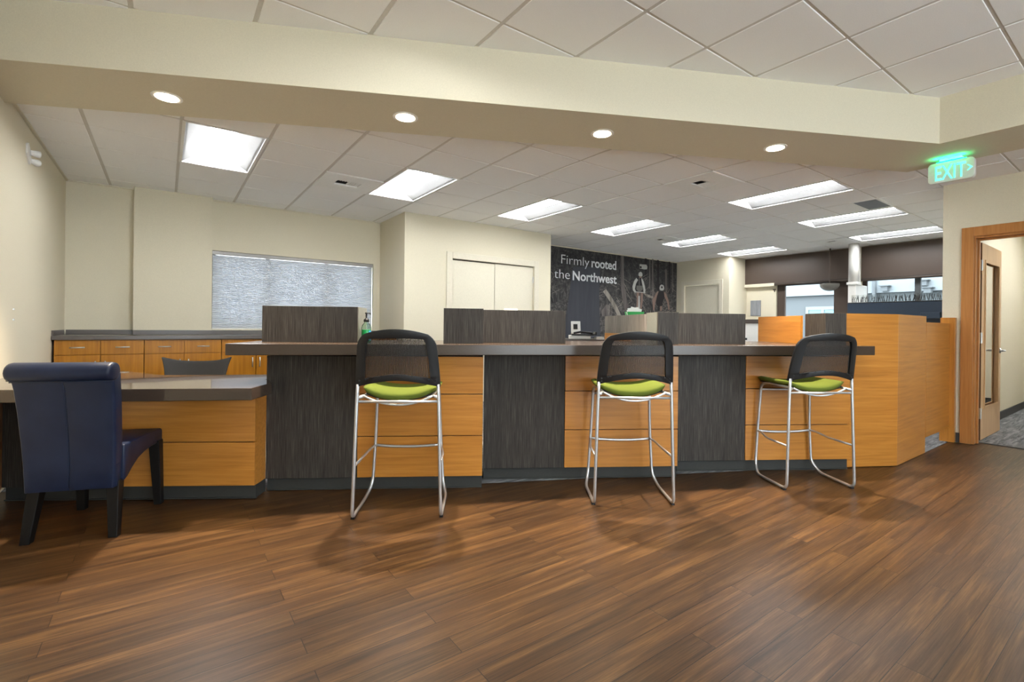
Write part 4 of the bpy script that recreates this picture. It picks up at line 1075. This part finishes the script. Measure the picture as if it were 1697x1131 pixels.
# local: x to the right as seen, -y towards the viewer
MB().prism(rounded(.31, .175, .03), -.022, .022, Matrix.Translation((0, 0, -.108)) @ Matrix.Rotation(PI/2, 4, 'X')).build('housing', 'white', r, bevel=.004)
MB().box(-.075, .075, -.03, .03, -.012, .006).build('canopy', 'white', r)
MB().box(-.10, .10, -.012, .012, -.0202, -.0125).build('top_lens', 'exitglow', r)
tx = text_mesh('EXIT', .012, -.105, .100, -.173, .130, -.0225, r, 'lettering', 'exitgreen', .003)
flatv = [(.105, -.082), (.117, -.082), (.143, -.106), (.117, -.130), (.105, -.130), (.128, -.106)]
mb = MB(); vv = [mb.bm.verts.new((x, -.0225, z)) for x, z in flatv]; f = mb.bm.faces.new(vv); ex = bmesh.ops.extrude_face_region(mb.bm, geom=[f]); bmesh.ops.translate(mb.bm, vec=(0, -.003, 0), verts=[q for q in ex['geom'] if isinstance(q, bmesh.types.BMVert)])
mb.build('arrow', 'exitgreen', r)
ld = bpy.data.lights.new('sign_lamp', 'AREA'); ld.shape = 'RECTANGLE'; ld.size = .20; ld.size_y = .05; ld.energy = .30; ld.color = (0, 1, .28)
lo = bpy.data.objects.new('sign_lamp', ld); C.objects.link(lo); lo.parent = r; lo.location = (-.005, -.058, -.016); lo.rotation_euler = (PI, 0, 0)

# ------------------------------------------------------------------ emergency light and anchors on the left wall
r = thing('emergency_light', 'white twin head emergency light high on the left wall', 'light', (XL, 5.52, 2.535))
r.scale = (.62, .62, .62)
MB().prism([(-.13, .07), (-.13, -.05), (.02, -.16), (.12, -.10), (.02, .05), (-.06, .10)], .001, .02, Matrix(((0, 0, 1, 0), (1, 0, 0, 0), (0, 1, 0, 0), (0, 0, 0, 1)))).build('mount_plate', 'whitemetal', r, bevel=.003)
for dy, dz, ay in ((.0, -.01, .5), (.08, -.10, 1.0)):
    mt = Matrix.Translation((.03, dy, dz)) @ Matrix.Rotation(math.radians(60*ay), 4, 'Z') @ Matrix.Rotation(PI/2, 4, 'Y') 
    MB().lathe([(0, -.01), (.030, -.01), (.034, .01), (.044, .06), (.044, .085), (.036, .088), (0, .075)], 20, mt).build('lamp_head', 'white', r, smooth=True)
for z, l in ((1.262, 'upper of two tiny metal anchors on the left wall'), (1.185, 'lower of two tiny metal anchors on the left wall')):
    o = MB().lathe([(0, 0), (.008, 0), (.006, .008), (0, .009)], 10, Matrix.Rotation(PI/2, 4, 'Y')).build('wall_anchor', 'steel'); o.location = (XL, 5.10, z); tag(o, l, 'anchor', 'anchors on the left wall')

# ------------------------------------------------------------------ outdoors, seen through the far windows
struct('ground', MB().box(10.9, 40, -25, 30, -.3, -.1), 'extgrey', 'pavement outside the far windows', 'ground')
r = thing('neighbour_building', 'pale building with teal windows seen through the far windows', 'building', (19.5, 5, -.1))
MB().box(0, 4, -16, 14, 0, 2.55).build('lower_wall', 'extgrey', r)
MB().box(-.15, 4, -16, 14, 2.551, 6.0).build('upper_wall', 'extwhite', r)
f = MB().box(-.06, -.001, 1.9, 3.5, 2.02, 2.14).box(-.06, -.001, 1.9, 3.5, .9, 1.0).box(-.06, -.001, 1.9, 2.0, 1.0, 2.02).box(-.06, -.001, 3.4, 3.5, 1.0, 2.02).box(-.06, -.001, 2.86, 2.96, 1.0, 2.02).build('window', 'extwhite', r)
MB().box(-.03, -.002, 2.0, 3.4, 1.0, 2.02).build('pane', 'extglass', f)
for y, z in ((.92, 2.68), (-.11, 2.80), (-.22, 2.56), (2.4, 4.2)):
    MB().box(-.35, -.151, y-.09, y+.09, z-.09, z+.07).box(-.40, -.151, y-.15, y+.15, z+.071, z+.1).build('wall_fixture', 'extgrey', r)
MB().tube([(-.2, 1.25, .5), (-.2, 1.25, 5.9)], .06, 8).build('downpipe', 'extgrey', r)

# ------------------------------------------------------------------ world, camera, render look
w = bpy.data.worlds.new('sky'); sc.world = w; w.use_nodes = True
nt = w.node_tree; bg = nt.nodes['Background']
sky = nt.nodes.new('ShaderNodeTexSky'); sky.sky_type = 'HOSEK_WILKIE'; sky.turbidity = 6; sky.sun_direction = (-.3, -.5, .8)
mixn = nt.nodes.new('ShaderNodeMix'); mixn.data_type = 'RGBA'; mixn.inputs[0].default_value = .65
nt.links.new(sky.outputs[0], mixn.inputs[6]); mixn.inputs[7].default_value = (.88, .95, 1.0, 1)
nt.links.new(mixn.outputs[2], bg.inputs['Color']); bg.inputs['Strength'].default_value = 7.5

f_, cx, cy, yaw, roll = 807.42, 871.894, 541.772, .6381, .0110
cam = bpy.data.cameras.new('camera'); co = bpy.data.objects.new('camera', cam); C.objects.link(co)
cyw, syw = math.cos(yaw), math.sin(yaw)
R0 = Vector((cyw, -syw, 0)); F = Vector((syw, cyw, 0)); U0 = Vector((0, 0, 1))
Rr = R0*math.cos(roll)+U0*math.sin(roll); Uu = U0*math.cos(roll)-R0*math.sin(roll)
m = Matrix((Rr, Uu, -F)).transposed().to_4x4(); m.translation = (0, 0, 1.175); co.matrix_world = m
cam.sensor_fit = 'HORIZONTAL'; cam.sensor_width = 36; cam.lens = f_/1697*36
cam.shift_x = -(cx-848.5)/1697; cam.shift_y = (cy-565.5)/1697; cam.clip_start = .05; cam.clip_end = 200
sc.camera = co
vs = sc.view_settings; vs.view_transform = 'Standard'; vs.look = 'None'; vs.gamma = 1; vs.exposure = 1.12; vs.use_curve_mapping = False
try:
    sc.cycles.max_bounces = 12; sc.cycles.diffuse_bounces = 9; sc.cycles.glossy_bounces = 4; sc.cycles.transparent_max_bounces = 12
    sc.cycles.sample_clamp_indirect = 10; sc.cycles.use_denoising = True; sc.cycles.caustics_reflective = False; sc.cycles.caustics_refractive = False
except Exception: pass
